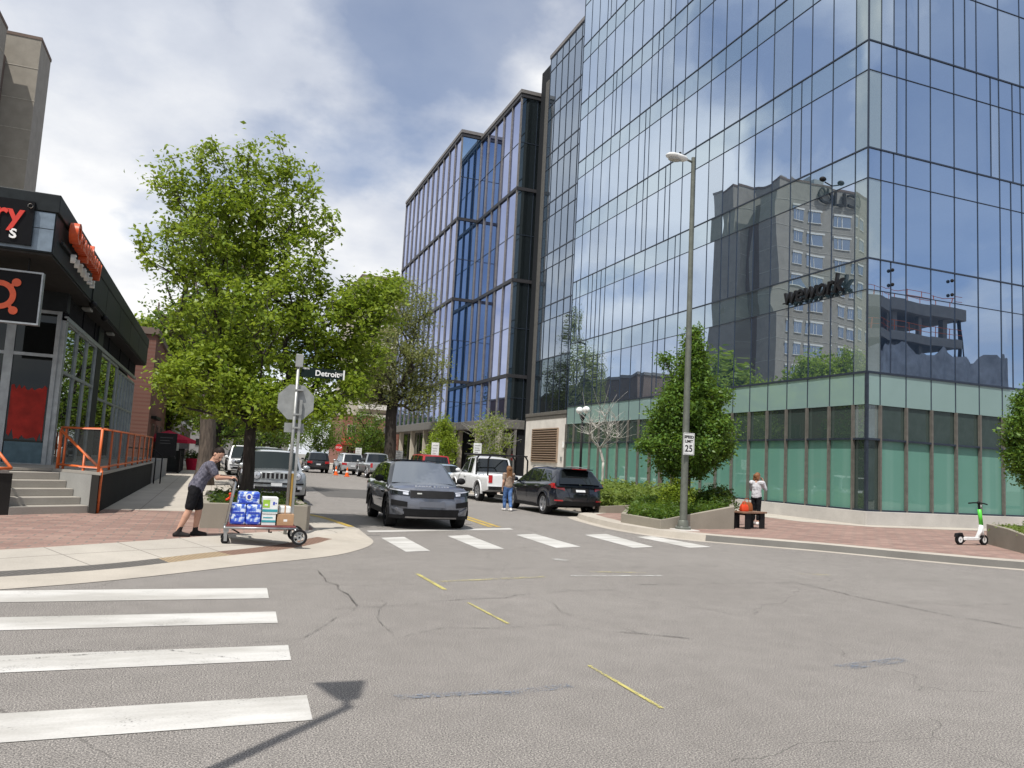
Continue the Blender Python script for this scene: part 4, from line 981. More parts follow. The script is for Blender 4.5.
def grow(base, fork, targets, r0, seed, bend=.12, pexp=.5):
    """branch skeleton from the fork to all targets; returns segment chains with radii"""
    g = random.Random(seed); nodes = [V(base), V(fork)]; par = [-1, 0]
    for tg in sorted(targets, key=lambda p: (V(p) - V(fork)).length):
        tg = V(tg); best = None; bi = 1
        for i in range(1, len(nodes)):
            d = (nodes[i] - tg).length; path = (nodes[i] - nodes[1]).length
            up = max(0, nodes[i].z - tg.z) * 1.2
            c = d + .35 * path * (1 if d > .3 else 2) + up
            if best is None or c < best: best, bi = c, i
        d = (tg - nodes[bi]).length; k = max(1, int(d / .6)); prev = bi; st = nodes[bi]
        for q in range(1, k + 1):
            f = q / k; p = st.lerp(tg, f)
            if q < k: p += V((g.gauss(0, bend), g.gauss(0, bend), g.gauss(0, bend * .6) + .12 * math.sin(f * math.pi) * d * .3)) * .6
            nodes.append(p); par.append(prev); prev = len(nodes) - 1
    wgt = [0.0] * len(nodes); kids = [0] * len(nodes)
    for i in range(len(nodes) - 1, 0, -1):
        if wgt[i] == 0: wgt[i] = 1
        wgt[par[i]] += wgt[i]
    w0 = max(wgt[1], 1); rad = [max(.008, r0 * (x / w0) ** pexp) for x in wgt]
    return nodes, par, rad
def limbs(mb, nodes, par, rad, r0, flare=1.5, sides=6):
    b, f = nodes[0], nodes[1]; n = 6; pts = []; rs = []
    for i in range(n + 1):
        q = i / n; pts.append(b.lerp(f, q) + V((.03 * math.sin(q * 5) * r0 * 5, .02 * math.sin(q * 4 + 1) * r0 * 5, 0))); rs.append(r0 * (1 + (flare - 1) * max(0, 1 - q * 4) ** 2) * (1 - .12 * q))
    pts[-1] = f; mb.tube(pts, rs, 12)
    for i in range(2, len(nodes)):
        p = par[i]; ra = min(rad[p], rad[i] * 1.6) if p != 1 else rad[i] * 1.15
        mb.tube([nodes[p], nodes[i]], [ra, rad[i]], sides if rad[i] > .03 else 4, cap=False)
def tree(name, label, base, fork_h, lobes, ntw, nleaf, lsize, spread, r0, bark, leafm, seed, group=None, twigs_bare=0, lean=(0, 0), cat='tree', bend=.12, flare=1.5, pexp=.5):
    g = random.Random(seed); t = thing(name, label, cat, base, 0, group)
    T = []; tot = sum(l[4] if len(l) > 4 else 1 for l in lobes)
    for l in lobes:
        c, rx, ry, rz = l[0], l[1], l[2], l[3]; wt = l[4] if len(l) > 4 else 1
        for _ in range(max(2, int(ntw * wt / tot))):
            while True:
                x, y, z = (g.uniform(-1, 1) for _ in range(3)); d = math.sqrt(x * x + y * y + z * z)
                if d < 1 and g.random() < .25 + .75 * d: break
            T.append((c[0] + x * rx, c[1] + y * ry, c[2] + z * rz))
    nodes, par, rad = grow((0, 0, -.1), (lean[0], lean[1], fork_h), T, r0, seed, bend, pexp)
    b = MB(); limbs(b, nodes, par, rad, r0, flare)
    nb = int(len(T) * twigs_bare)
    for tp in T[:]:
        if twigs_bare and g.random() < twigs_bare:
            for _ in range(6):
                q = V(tp) + V((g.gauss(0, .5), g.gauss(0, .5), abs(g.gauss(.4, .4)))); b.tube([tp, V(tp).lerp(q, .5) + V((g.gauss(0, .08), g.gauss(0, .08), 0)), q], [.014, .010, .006], 3, cap=False)
    b.build('trunk', bark, t, smooth=True)
    C = [p for p in T if g.random() >= twigs_bare * .8]
    for i in range(2, len(nodes)):
        if rad[i] < .02 and g.random() < .35: C.append(tuple(nodes[i]))
    if C: fast_mesh('crown', leaves(C, [spread * g.uniform(.6, 1.3) for _ in C], nleaf, lsize, seed), 4, leafm, t)
    return t
# the big street tree in the left planter; lobes follow its outline
tree('street_tree', 'large bright green spring tree growing out of the left planter by the stop sign', (.72, 18.3, .5), 1.75,
     [((-1.45, .2, 5.9), .75, 1.0, 1.35, .8), ((-.7, .2, 6.3), .7, 1.0, 1.3, .65), ((-.05, .2, 6.4), .62, .9, 1.5, .7), ((.6, .0, 5.3), .75, 1.0, 1.2, .7), ((-.15, .1, 4.0), 1.7, 1.5, 1.25, 1.9), ((2.45, .2, 4.75), .9, .8, .65, .8), ((1.6, .1, 4.2), .95, .95, .9, .75), ((-.95, -.1, 2.6), 1.15, 1.2, .75, 1.15), ((.35, -.5, 2.15), 1.35, 1.2, .55, 1.0), ((1.5, .2, 2.8), 1.1, 1.1, .85, .95), ((2.2, .2, 3.5), .8, .9, .6, .4), ((-2.15, 0, 7.1), .45, .5, .55, .13), ((-1.35, 0, 7.45), .3, .4, .55, .10), ((-.55, 0, 7.75), .25, .3, .5, .07), ((.15, 0, 7.85), .25, .4, .6, .10), ((.8, 0, 7.3), .28, .4, .8, .11), ((-2.3, 0, 5.5), .3, .4, .8, .10), ((1.3, 0, 6.3), .3, .4, .5, .07), ((3.0, 0, 5.2), .3, .4, .35, .10)],
     980, 34, .115, .135, .14, 'bark_dark', 'leaf_main', 11, bend=.10)
tree('old_street_tree', 'old thick-trunked tree beside the left pavement behind the man', (-.35, 34, .1), 4.2,
     [((0, 0, 7.6), 2.8, 2.8, 2.2, 1), ((-.2, .5, 10), 2.0, 2.0, 1.6, .6), ((1.5, 0, 6.0), 1.6, 1.6, 1.0, .5)], 240, 44, .17, .33, .34, 'bark_old', 'leaf_deep', 12)
tree('far_street_tree', 'very tall half-bare tree with a dark trunk on the right kerb far up the street', (13.9, 66, .1), 6.0,
     [((-.4, 0, 10.4), 3.6, 3.4, 3.0, 1.3), ((-2.6, 0, 8.2), 2.0, 2.0, 1.8, .5), ((2.8, 0, 9.2), 2.2, 2.0, 2.4, .6), ((.8, 0, 14.6), 2.4, 2.2, 2.2, .6), ((-1.5, 0, 7), 2.0, 2, 1.2, .4), ((2.2, -.5, 6.6), 1.6, 1.5, 1.4, .35)], 560, 40, .20, .40, .52, 'bark_dark', 'leaf_olive', 13, twigs_bare=.10, bend=.22, pexp=.62)
k = 0
for (x, y, h, r, lm, lab) in ((.0, 44, 8.5, 2.4, 'leaf_deep', 'mid green tree on the left pavement directly behind the old thick trunk'), (.2, 56, 8.0, 2.6, 'leaf_main', 'bright tree on the left kerb beyond the parked cars'),
                           (.3, 70, 8.5, 2.9, 'leaf_deep', 'dense green tree far along the left kerb, before the last one'), (.3, 88, 9, 3.2, 'leaf_main', 'last green tree of the left kerb row near the street end'),
                           (6.5, 118, 8.5, 4.0, 'leaf_deep', 'broad dark green tree closing the street end left of the stop sign'), (13.5, 112, 7, 3.3, 'leaf_deep', 'rounded green tree behind the far red stop sign'), (19.5, 104, 5.5, 2.2, 'leaf_lime', 'small yellow-green tree by the far brick building'),
                           (.5, 150, 11, 5, 'leaf_dark', 'dark tree at the very end of the left side'), (28, 140, 9, 3.4, 'leaf_lime', 'pale green tree before the cream apartment block'), (9.6, 128, 10.5, 4.6, 'leaf_deep', 'tall mid green tree closing the street end beyond the black car'), (17.0, 96, 7.5, 2.9, 'leaf_deep', 'mid green tree half hiding the far red brick corner building')):
    k += 1
    tree('background_tree', lab, (x, y, .1), h * .3, [((0, 0, h * .62), r, r, h * .34, 1.2), ((.3 * r, 0, h * .45), r * .8, r * .8, h * .2, .6)], 130, 34, .16 + y * .0011, .30 + y * .0016, .16 + h * .006, 'bark_dark', lm, 30 + k, 'trees along the far street')
for i, (x, y, h) in enumerate(((-.6, 61.5, 13.5), (-6.2, 62, 10.6), (-11.8, 62.2, 14.2), (-17.3, 62, 15.6), (-23, 63, 16.6), (-29, 64, 17.2), (-8.8, 63.2, 11.2), (-14.4, 63.4, 15.2), (-3.3, 62.6, 12.0))):
    tree('hotel_tree', ['tall green tree at the kerb end of the tree row before the tan hotel', 'second green tree in the row before the tan hotel', 'third green tree in the row before the tan hotel', 'tall green tree in the middle of the row before the tan hotel', 'fifth green tree in the row before the tan hotel', 'outermost green tree of the row before the tan hotel', 'green tree squeezed between the second and third of the hotel tree row', 'green tree squeezed between the third and fourth of the hotel tree row', 'green tree squeezed between the first and second of the hotel tree row'][i], (x, y, 0), h * .35, [((0, 0, h * .62), 2.9, 2.6, h * .36, 1)], 300, 36, .36, .52, .22, 'bark_dark', 'leaf_main', 60 + i, 'trees in front of the hotel')
# columnar pear tree in the right planter
CT = (13.62, 20.5, .45)
cl = [((rnd.uniform(-.13, .13), rnd.uniform(-.13, .13), 1.35 + 4.2 * f), 1.30 * w_, 1.30 * w_, .5, w_ * w_ + .14) for f, w_ in ((.05, .74), (.15, .98), (.27, .96), (.39, .82), (.51, .67), (.63, .51), (.76, .36), (.9, .20))]
cl += [((r_ * math.cos(a_), r_ * math.sin(a_), z_), .22, .22, .3, .055) for r_, a_, z_ in ((1.35, 3.0, 2.0), (1.3, .2, 2.3), (1.1, 3.4, 3.2), (.95, -.2, 3.7), (1.3, 4.4, 1.9), (.7, 2.8, 4.6), (.12, 0, 5.45), (1.25, 5.2, 2.6))]
tree('columnar_tree', 'dense cone-shaped green tree standing in the right-hand planter behind the lamp post', CT, 1.1, cl, 700, 70, .105, .135, .075, 'bark', 'leaf_col', 21, bend=.06)
tree('columnar_tree', 'green tree cut off by the right edge of the photo above the planter', (21.05, 14.9, .45), 1.3, [((0, 0, 2.5), .72, .72, 1.1, 1), ((0, 0, 3.4), .45, .45, .8, .4)], 330, 56, .10, .13, .06, 'bark', 'leaf_col', 22, bend=.06)
tree('young_tree', 'bright green young tree growing by the canopy left of the parking sign', (15.2, 54, .15), .7, [((0, 0, 2.3), 1.15, 1.15, 1.6, 1), ((0, 0, 3.9), .6, .6, .7, .3)], 150, 30, .15, .22, .05, 'bark', 'leaf_main', 23)
tree('young_tree', 'pale yellow-green multi-stemmed young tree between the canopy and the louvred wall', (17.6, 50.5, .15), .5, [((0, 0, 3.3), 1.35, 1.3, 1.5, 1), ((-.4, 0, 1.9), .9, .8, .8, .4)], 190, 15, .15, .26, .05, 'bark_pale', 'leaf_lime', 24, twigs_bare=.2)
tree('bare_sapling', 'bare white-barked sapling in front of the frosted glass', (18.9, 36.3, .3), 1.7, [((0, 0, 3.3), .95, .9, 1.2, 1)], 26, 1, .06, .2, .07, 'bark_pale', 'leaf_lime', 25, twigs_bare=.9, bend=.05)

def shrub(name, label, base, r, n, nleaf, ls, mat, seed, cat='shrub', group=None):
    g = random.Random(seed); t = thing(name, label, cat, base, 0, group); T = []
    for _ in range(n):
        while True:
            x, y, z = g.uniform(-1, 1), g.uniform(-1, 1), g.uniform(0, 1)
            if x * x + y * y + z * z < 1: break
        T.append((x * r[0], y * r[1], z * r[2]))
    b = MB()
    for p in T[::3]: b.tube([(p[0] * .2, p[1] * .2, -.05), (p[0] * .7, p[1] * .7, p[2] * .5), p], [.014, .01, .005], 4, cap=False)
    b.build('stems', 'bark', t); fast_mesh('foliage', leaves(T, .085, nleaf, ls, seed), 4, mat, t); return t
shrub('clipped_shrub', 'light green rounded shrub left of the columnar tree trunk', (12.95, 20.1, .45), (.50, .5, .98), 130, 30, .085, 'leaf_main', 31)
shrub('clipped_shrub', 'dark green rounded shrub just right of the columnar tree trunk', (14.0, 19.75, .5), (.52, .5, .82), 130, 30, .085, 'leaf_dark', 32)
shrub('clipped_shrub', 'small dark shrub at the right end of the shrubs behind the planter wall', (14.62, 20.2, .5), (.45, .45, .74), 100, 28, .08, 'leaf_dark', 33)
def patch(name, label_kind, poly, z, h, n, nleaf, ls, mat, seed):
    g = random.Random(seed); xs = [p[0] for p in poly]; ys = [p[1] for p in poly]; T = []
    def inside(x, y):
        c = False; j = len(poly) - 1
        for i in range(len(poly)):
            (xi, yi), (xj, yj) = poly[i], poly[j]
            if (yi > y) != (yj > y) and x < (xj - xi) * (y - yi) / (yj - yi) + xi: c = not c
            j = i
        return c
    zf = z if callable(z) else (lambda x, y: z)
    while len(T) < n:
        x, y = g.uniform(min(xs), max(xs)), g.uniform(min(ys), max(ys))
        if inside(x, y): T.append((x, y, zf(x, y) + abs(g.gauss(0, h))))
    o = fast_mesh(name, leaves(T, .07, nleaf, ls, seed, .8, .3), 4, mat); o['kind'] = 'stuff'; return o

# left planter
t = thing('concrete_planter', 'taupe concrete planter at the foot of the large bright green street tree', 'planter', (.8, 15.8, .15))
px, py = .8, 15.8
def ring_walls(mb, poly, tops, th, z0):
    n = len(poly); cx = sum(p[0] for p in poly) / n; cy = sum(p[1] for p in poly) / n; inn = []
    for i, p in enumerate(poly):
        a = V(poly[i - 1]); b = V(p); c = V(poly[(i + 1) % n]); d1 = (b - a).normalized(); d2 = (c - b).normalized()
        n1 = V((-d1.y, d1.x)); n2 = V((-d2.y, d2.x)); m_ = (n1 + n2).normalized(); k = th / max(.3, m_.dot(n1)); inn.append((p[0] + m_.x * k, p[1] + m_.y * k))
    rings = [[(p[0], p[1], z0) for p in poly], [(p[0], p[1], h) for p, h in zip(poly, tops)], [(p[0], p[1], h) for p, h in zip(inn, tops)], [(p[0], p[1], z0) for p in inn]]
    mb.loft(rings, cap=False); return inn
b = MB(); pl = [(-.95, 0), (1.05, 0), (1.0, 4.6), (-.9, 4.6)]; inn = ring_walls(b, pl, [.47] * 4, .14, -.02); b.build('planter_wall', 'planter', t, bevel=.012)
MB().add([(x, y, .40) for x, y in inn], [(0, 1, 2, 3)]).build('soil', 'soil', t)
patch('ground_cover', '', [(.0, 15.95), (1.7, 15.95), (1.65, 20.2), (.05, 20.2)], .50, .06, 520, 12, .10, 'leaf_dark', 41)
for x, y in ((.62, 16.1), (.35, 16.15)):
    b = MB(); [b.ell((rnd.gauss(0, .05), rnd.gauss(0, .04), rnd.gauss(.12, .04)), (.035, .035, .03), 7, 5) for _ in range(6)]; o = b.build('flower', 'bag_red', None, loc=(x, y, .6)); tag(o, 'red flowers at the planter edge, the %s clump' % ('right-hand' if x > .5 else 'left-hand'), 'flower', 'red flowers in the left planter')
# right planters
t = thing('concrete_planter', 'low taupe planter with sloping wall tops beside the lamp post', 'planter', (11.1, 17.95, .15))
o3 = V((11.1, 17.95)); pl = [tuple(V(p) - o3) for p in ((11.1, 17.95), (13.8, 18.45), (15.4, 20.7), (15.2, 23), (13.2, 23.2), (11.0, 19.9))]
b = MB(); inn = ring_walls(b, pl, [.24, .63, .66, .6, .4, .26], .13, -.02); b.build('planter_wall', 'planter', t, bevel=.012)
MB().add([(x, y, h) for (x, y), h in zip(inn, (.17, .5, .55, .5, .33, .19))], [tuple(range(6))]).build('soil', 'soil', t)
patch('ground_cover', '', [(11.3, 18.2), (13.6, 18.65), (15.1, 20.7), (15, 22.7), (13.3, 22.9), (11.2, 19.8)], lambda x, y: .36 + (x - 11.0) * .09, .11, 1500, 12, .11, 'leaf_deep', 42)
t = thing('concrete_planter', 'long low taupe planter of bright grasses along the frosted glass front', 'planter', (12.3, 24.2, .15))
o3 = V((12.3, 24.2)); pl = [tuple(V(p) - o3) for p in ((12.36, 23.9), (16.2, 24.6), (19.4, 27.5), (19.4, 38), (15, 38), (13.6, 28))]
b = MB(); inn = ring_walls(b, pl, [.22, .40, .4, .3, .25, .22], .13, -.02); b.build('planter_wall', 'planter', t, bevel=.012)
MB().add([(x, y, .15) for x, y in inn], [tuple(range(6))]).build('soil', 'soil', t)
patch('tall_grass', '', [(12.6, 24.2), (16, 24.9), (19.2, 27.6), (19.2, 37.8), (15.1, 37.8), (13.7, 28)], .42, .24, 2300, 14, .20, 'leaf_pale', 43)
t = thing('concrete_planter', 'taupe planter with grass cut off by the right edge of the photo', 'planter', (18.9, 14.5, .15))
o3 = V((18.9, 14.5)); pl = [tuple(V(p) - o3) for p in ((19.05, 14.3), (18.1, 13.0), (22, 12.2), (25, 15.3), (20.0, 15.6))]
pl = [pl[1], pl[2], pl[3], pl[4], pl[0]]
b = MB(); inn = ring_walls(b, pl, [.42, .42, .5, .55, .52], .13, -.02); b.build('planter_wall', 'planter', t, bevel=.012)
MB().add([(x, y, .40) for x, y in inn], [tuple(range(5))]).build('soil', 'soil', t)
patch('lawn', '', [(18.4, 13.2), (21.9, 12.4), (24.7, 15.2), (20.0, 15.4), (19.25, 14.3)], .57, .03, 1500, 12, .09, 'leaf_pale', 44)
b = MB()
patch('bedding_plants', '', [(15.6, 22.3), (17.2, 23.4), (18.6, 25.2), (17.6, 26), (15.4, 23.6)], .3, .14, 260, 12, .10, 'leaf_dark', 45)
# ------------------------------------------------------------------ street furniture
t = thing('street_lamp', 'tall grey-green street lamp with a white cobra head and a speed limit sign on it', 'street lamp', (11.72, 17.83, .15))
b = MB(); b.tube([(0, 0, .05), (0, 0, 5), (-.02, 0, 10.2)], [.10, .078, .055], 14); p = b.build('pole', 'lamp_green', t, smooth='auto')
MB().lathe([(.21, 0), (.21, .06), (.15, .09), (.135, .24), (.12, .26)], n=16).build('base_flange', 'lamp_green', t, smooth='auto')
b = MB(); [b.lathe([(.03, .06), (.03, .11)], (.17 * math.cos(a), .17 * math.sin(a), 0), 6) for a in (.8, 2.4, 3.9, 5.5)]; b.build('anchor_bolt', 'galv', t)
MB().prism([(-.3, -.34), (.3, -.34), (.3, .2), (-.3, .2)], -.03, .025).build('footing', 'plinth', t, bevel=.02)
b = MB(); b.tube([(0, 0, 10.05), (-.16, 0, 10.09), (-.30, 0, 10.11)], .03, 8); b.build('lamp_arm', 'lamp_green', t, smooth=True)
b = MB(); rings = []
for x, w_, z0, z1 in ((-.22, .05, 10.07, 10.15), (-.32, .12, 10.03, 10.19), (-.5, .16, 10.02, 10.21), (-.7, .17, 10.04, 10.21), (-.82, .13, 10.07, 10.19), (-.88, .05, 10.1, 10.15)):
    rings.append([(x, w_ * math.cos(a), (z0 + z1) / 2 + (z1 - z0) / 2 * math.sin(a)) for a in [2 * math.pi * k / 12 for k in range(12)]])
hd = MB().loft(rings).build('lamp_head', 'lamp_white', t, smooth=True)
MB().ell((-.62, 0, 10.03), (.2, .13, .045), 12, 6).build('lamp_lens', 'lens', hd, smooth=True); MB().lathe([(.035, 10.2), (.035, 10.27)], (-.45, 0, 0), 8).build('photocell', 'trim_black', hd)
b = MB(); b.box(-.17, .17, -.16, -.155, 1.98, 2.56); sg = b.build('speed_limit_sign', 'lamp_white', t)
for s_, tx, z in ((.105, 'SPEED', 2.45), (.105, 'LIMIT', 2.335), (.245, '25', 2.14)):
    text('sign_letters', tx, s_, 'sign_black', sg, frame((0, -.162, z), (1, 0, 0), (0, -1, 0)), .001, 0, 'CENTER', .004)
b = MB(); b.box(-.155, .155, -.161, -.1605, 2.535, 2.545); b.box(-.155, .155, -.161, -.1605, 1.995, 2.005); b.box(-.155, -.147, -.161, -.1605, 2.005, 2.535); b.box(.147, .155, -.161, -.1605, 2.005, 2.535); b.build('sign_border', 'sign_black', sg)
b = MB(); [b.box(-.05, .05, -.155, -.05, z, z + .03) for z in (2.1, 2.42)]; b.build('sign_bracket', 'galv', t)
t = thing('street_lamp', 'street lamp outside the picture whose shadow falls across the nearest road', 'street lamp', (-1.28, 2.95, .15))
MB().tube([(0, 0, 0), (0, 0, 6.0)], [.06, .04], 10).build('pole', 'lamp_green', t, smooth=True)
MB().tube([(0, 0, 5.95), (.02, .2, 6.02)], .03, 8).build('lamp_arm', 'lamp_green', t)
b = MB(); b.extr([(-.05, .14, 5.99), (.09, .14, 5.99), (.21, .58, 5.99), (-.17, .58, 5.99)], (0, 0, .07)); b.build('lamp_head', 'lamp_green', t, bevel=.02)
# stop sign seen from behind with the street name blade
t = thing('stop_sign_post', 'back of a grey stop sign on a double post under a dark street name blade', 'sign', (1.36, 15.3, .1))
MB().tube([(0, 0, 0), (0, 0, 3.42)], .032, 10).build('post', 'galv', t, smooth=True); MB().box(.075, .125, -.02, .02, .02, 2.55).build('post', 'galv', t); MB().box(.035, .07, -.03, .03, .1, 1.15).build('lower_post', 'wood_post', t)
oc = [(.36 * math.cos(R_(22.5 + 45 * k)), .36 * math.sin(R_(22.5 + 45 * k))) for k in range(8)]
b = MB(); b.extr([(x + .01, .045, z + 2.5) for x, z in oc], (0, .006, 0)); sg = b.build('stop_sign', 'stop_back', t)
b = MB(); b.extr([(x * .97 + .01, .052, z * .97 + 2.5) for x, z in oc], (0, .003, 0)); b.build('sign_face', 'stop_red', sg); text('sign_letters', 'STOP', .24, 'sign_white', sg, frame((.01, .058, 2.5), (-1, 0, 0), (0, 1, 0)), .001, 0, 'CENTER', .006)
MB().box(-.17, .19, .045, .05, 1.92, 2.1).build('small_plate', 'stop_back', t)
b = MB(); [b.box(-.03, .12, -.04, .044, z, z + .03) for z in (2.25, 2.72, 2.0)]; b.build('bracket', 'galv', t)
nm = MB().box(.06, .88, -.012, .012, 3.0, 3.18).build('street_name_sign', 'green_sign', t)
MB().box(.85, .88, -.0135, .0135, 2.995, 3.185).build('sign_edge', 'lamp_white', nm)
text('sign_letters', 'Detroit', .15, 'sign_white', nm, frame((.545, -.0135, 3.085), (1, 0, 0), (0, -1, 0)), .001, 0, 'CENTER', .003)
text('sign_letters', 'ST', .07, 'sign_white', nm, frame((.81, -.0135, 3.09), (1, 0, 0), (0, -1, 0)), .001, 0, 'CENTER', .002)
text('sign_letters', '300 N', .05, 'sign_white', nm, frame((.14, -.0135, 3.16), (1, 0, 0), (0, -1, 0)), .001, 0, 'CENTER', .001)
MB().box(-.06, .08, -.05, .05, 3.17, 3.42).build('post_cap', 'galv', t, bevel=.01)
def pole_sign(name, label, x, y, z0, z1, w_, mat, group=None, oct_=0):
    t = thing(name, label, 'sign', (x, y, .12), 0, group)
    MB().tube([(0, 0, 0), (0, 0, z1 - .1)], .03, 8).build('post', 'galv', t)
    b = MB(); zc = (z0 + z1) / 2 - .12
    if oct_: b.extr([(w_ * math.cos(R_(22.5 + 45 * k)), -.04, zc + w_ * math.sin(R_(22.5 + 45 * k))) for k in range(8)], (0, -.008, 0))
    else: b.box(-w_ / 2, w_ / 2, -.045, -.037, z0 - .12, z1 - .12)
    s = b.build('sign_board', mat, t)
    if oct_: text('sign_letters', 'STOP', w_ * .66, 'sign_white', s, frame((0, -.052, zc), (1, 0, 0), (0, -1, 0)), .001, 0, 'CENTER', .005)
    else:
        b = MB(); [b.box(-w_ * .35, w_ * .35 * f, -.047, -.0455, z1 - .12 - (z1 - z0) * q - .03, z1 - .12 - (z1 - z0) * q) for q, f in ((.2, 1), (.42, .5), (.62, .9), (.8, .3))]; b.build('sign_print', 'fin', s)
pole_sign('parking_sign', 'small pale parking sign on a thin post just left of the white pickup', 13.2, 40, 2.05, 2.66, .45, 'lamp_white')
pole_sign('parking_sign', 'white sign board under the grey canopy above the roof of the grey oncoming car', 13.3, 49, 1.9, 2.75, .5, 'lamp_white')
pole_sign('parking_sign', 'small white sign left of the tall half-bare tree', 13.0, 76, 1.6, 2.4, .6, 'lamp_white')
pole_sign('parking_sign', 'small white sign right of the tall half-bare tree trunk', 15.6, 70, 1.5, 2.3, .8, 'lamp_white')
pole_sign('stop_sign', 'small red stop sign far up the street', 12.7, 87, 2.0, 2.8, .42, 'stop_red', oct_=1)
t = thing('globe_lamp', 'black lamp post with two white globes in front of the pale green panels', 'street lamp', (19.2, 39.6, .15))
b = MB(); b.tube([(0, 0, 0), (0, 0, 4.2)], [.08, .055], 10); b.build('pole', 'trim_black', t, smooth=True); MB().lathe([(.16, 0), (.14, .5), (.08, .6)], n=12).build('base', 'trim_black', t)
b = MB(); b.lathe([(.04, 4.1), (.13, 4.25), (.13, 4.35), (.05, 4.5)], n=10)
for s_ in (-1, 1): b.tube([(0, 0, 4.2), (0, s_ * .28, 4.35), (0, s_ * .4, 4.55)], .035, 6)
b.build('arm', 'trim_black', t, smooth=True)
for s_ in (-1, 1): MB().ell((0, s_ * .42, 4.72), (.21, .21, .2), 14, 10).build('globe', 'globe', t, smooth=True)
# bench and bags
t = thing('bench', 'low wooden bench with black legs against the end of the taupe planter', 'bench', (14.7, 18.9, .15), R_(20))
b = MB(); [b.box(-.62, .5, -.24 + .165 * k, -.09 + .165 * k, .44, .49) for k in range(3)]; b.build('seat', 'bench_wood', t, bevel=.008)
for x in (-.42, .32):
    b = MB(); b.box(x - .12, x + .12, -.2, -.16, 0, .435); b.box(x - .12, x + .12, .16, .2, 0, .435); b.box(x - .12, x + .12, -.155, .155, .39, .435); b.build('leg', 'trim_black', t)
def bag(label, mat, x, y, s_, name='bag'):
    t = thing(name, label, 'bag', (x, y, .642)); b = MB(); rings = []
    for z, w_, d_ in ((0, .15, .09), (.04, .17, .1), (.2, .155, .085), (.27, .13, .05)): rings.append([(w_ * s_ * c_, d_ * s_ * e_, z * s_) for c_, e_ in ((-1, -.8), (-.8, -1), (.8, -1), (1, -.8), (1, .8), (.8, 1), (-.8, 1), (-1, .8))])
    b.loft(rings); b.build('body', mat, t, smooth='auto'); MB().tube([(-.08 * s_, 0, .26 * s_), (-.06 * s_, 0, .38 * s_), (.06 * s_, 0, .38 * s_), (.08 * s_, 0, .26 * s_)], .012, 6).build('handle', mat, t)
bag('bright red bag standing on the wooden bench', 'bag_red', 14.38, 18.78, .72); bag('brown leather bag behind the red one on the wooden bench', 'bag_brown', 14.60, 18.95, .95)
# electric scooter
t = thing('electric_scooter', 'white and green electric scooter parked on the brick plaza', 'scooter', (18.5, 15.2, .15), R_(2))
def wheel_y(mb, x, z, r, w_): mb.lathe([(r * .6, -w_), (r * .95, -w_), (r, -w_ * .5), (r, w_ * .5), (r * .95, w_), (r * .6, w_)], (x, 0, z), 18, 'y')
for x in (0, .92):
    b = MB(); wheel_y(b, x, .14, .14, .035); w_ = b.build('wheel', 'tyre', t, smooth='auto'); MB().lathe([(.02, -.03), (.08, -.03), (.08, .03), (.02, .03)], (x, 0, .14), 14, 'y').build('hub', 'scooter_white', w_)
b = MB(); b.extr([(.1, -.075, .13), (.66, -.075, .13), (.72, -.075, .19), (.66, -.075, .21), (.1, -.075, .21)], (0, .15, 0)); b.build('deck', 'scooter_white', t, bevel=.012)
b = MB(); b.extr([(-.16, -.045, .2), (-.13, -.045, .3), (.06, -.045, .32), (.14, -.045, .2), (.06, -.045, .25), (-.08, -.045, .27)], (0, .09, 0)); b.build('mudguard', 'trim_black', t, bevel=.008)
b = MB(); b.tube([(.66, 0, .19), (.80, 0, .38), (.83, 0, .55)], [.05, .06, .05], 10); b.tube([(.93, 0, .16), (.86, 0, .36), (.83, 0, .55)], [.035, .045, .05], 10); b.build('fork', 'scooter_white', t, smooth=True)
b = MB(); b.tube([(.83, 0, .53), (.765, 0, .95)], [.052, .048], 12); b.build('stem', 'scooter_green', t, smooth=True); MB().tube([(.765, 0, .93), (.745, 0, 1.1)], .03, 8).build('stem_top', 'trim_black', t)
b = MB(); b.tube([(.70, -.27, 1.09), (.74, -.15, 1.11), (.745, .0, 1.12), (.74, .15, 1.11), (.70, .27, 1.09)], .018, 8); b.ell((.74, 0, 1.12), (.06, .05, .04)); b.build('handlebar', 'trim_black', t, smooth=True); MB().ell((.80, 0, 1.03), (.035, .035, .035), 8, 6).build('headlight', 'lamp_white', t)
MB().tube([(.35, .07, .14), (.32, .18, .01)], .012, 6).build('kickstand', 'trim_black', t)
# traffic cones, barrels
def cone(label, x, y, lean=0):
    t = thing('traffic_cone', label, 'cone', (x, y, .005), 0, 'orange cones by the far parked cars')
    MB().box(-.2, .2, -.2, .2, 0, .04).build('base', 'cone', t, bevel=.01); b = MB(); b.lathe([(.16, .04), (.1, .32)], n=14); b.lathe([(.075, .46), (.04, .72)], n=14); b.build('body', 'cone', t, smooth=True)
    MB().lathe([(.1, .32), (.075, .46)], n=14).build('reflective_band', 'lamp_white', t, smooth=True)
cone('orange traffic cone by the tailgate of the silver pickup', 10.45, 53.5); cone('orange traffic cone farther left beside the front of the silver pickup', 9.6, 60.5); cone('orange traffic cone behind the pale silver estate car', 9.15, 63.2)
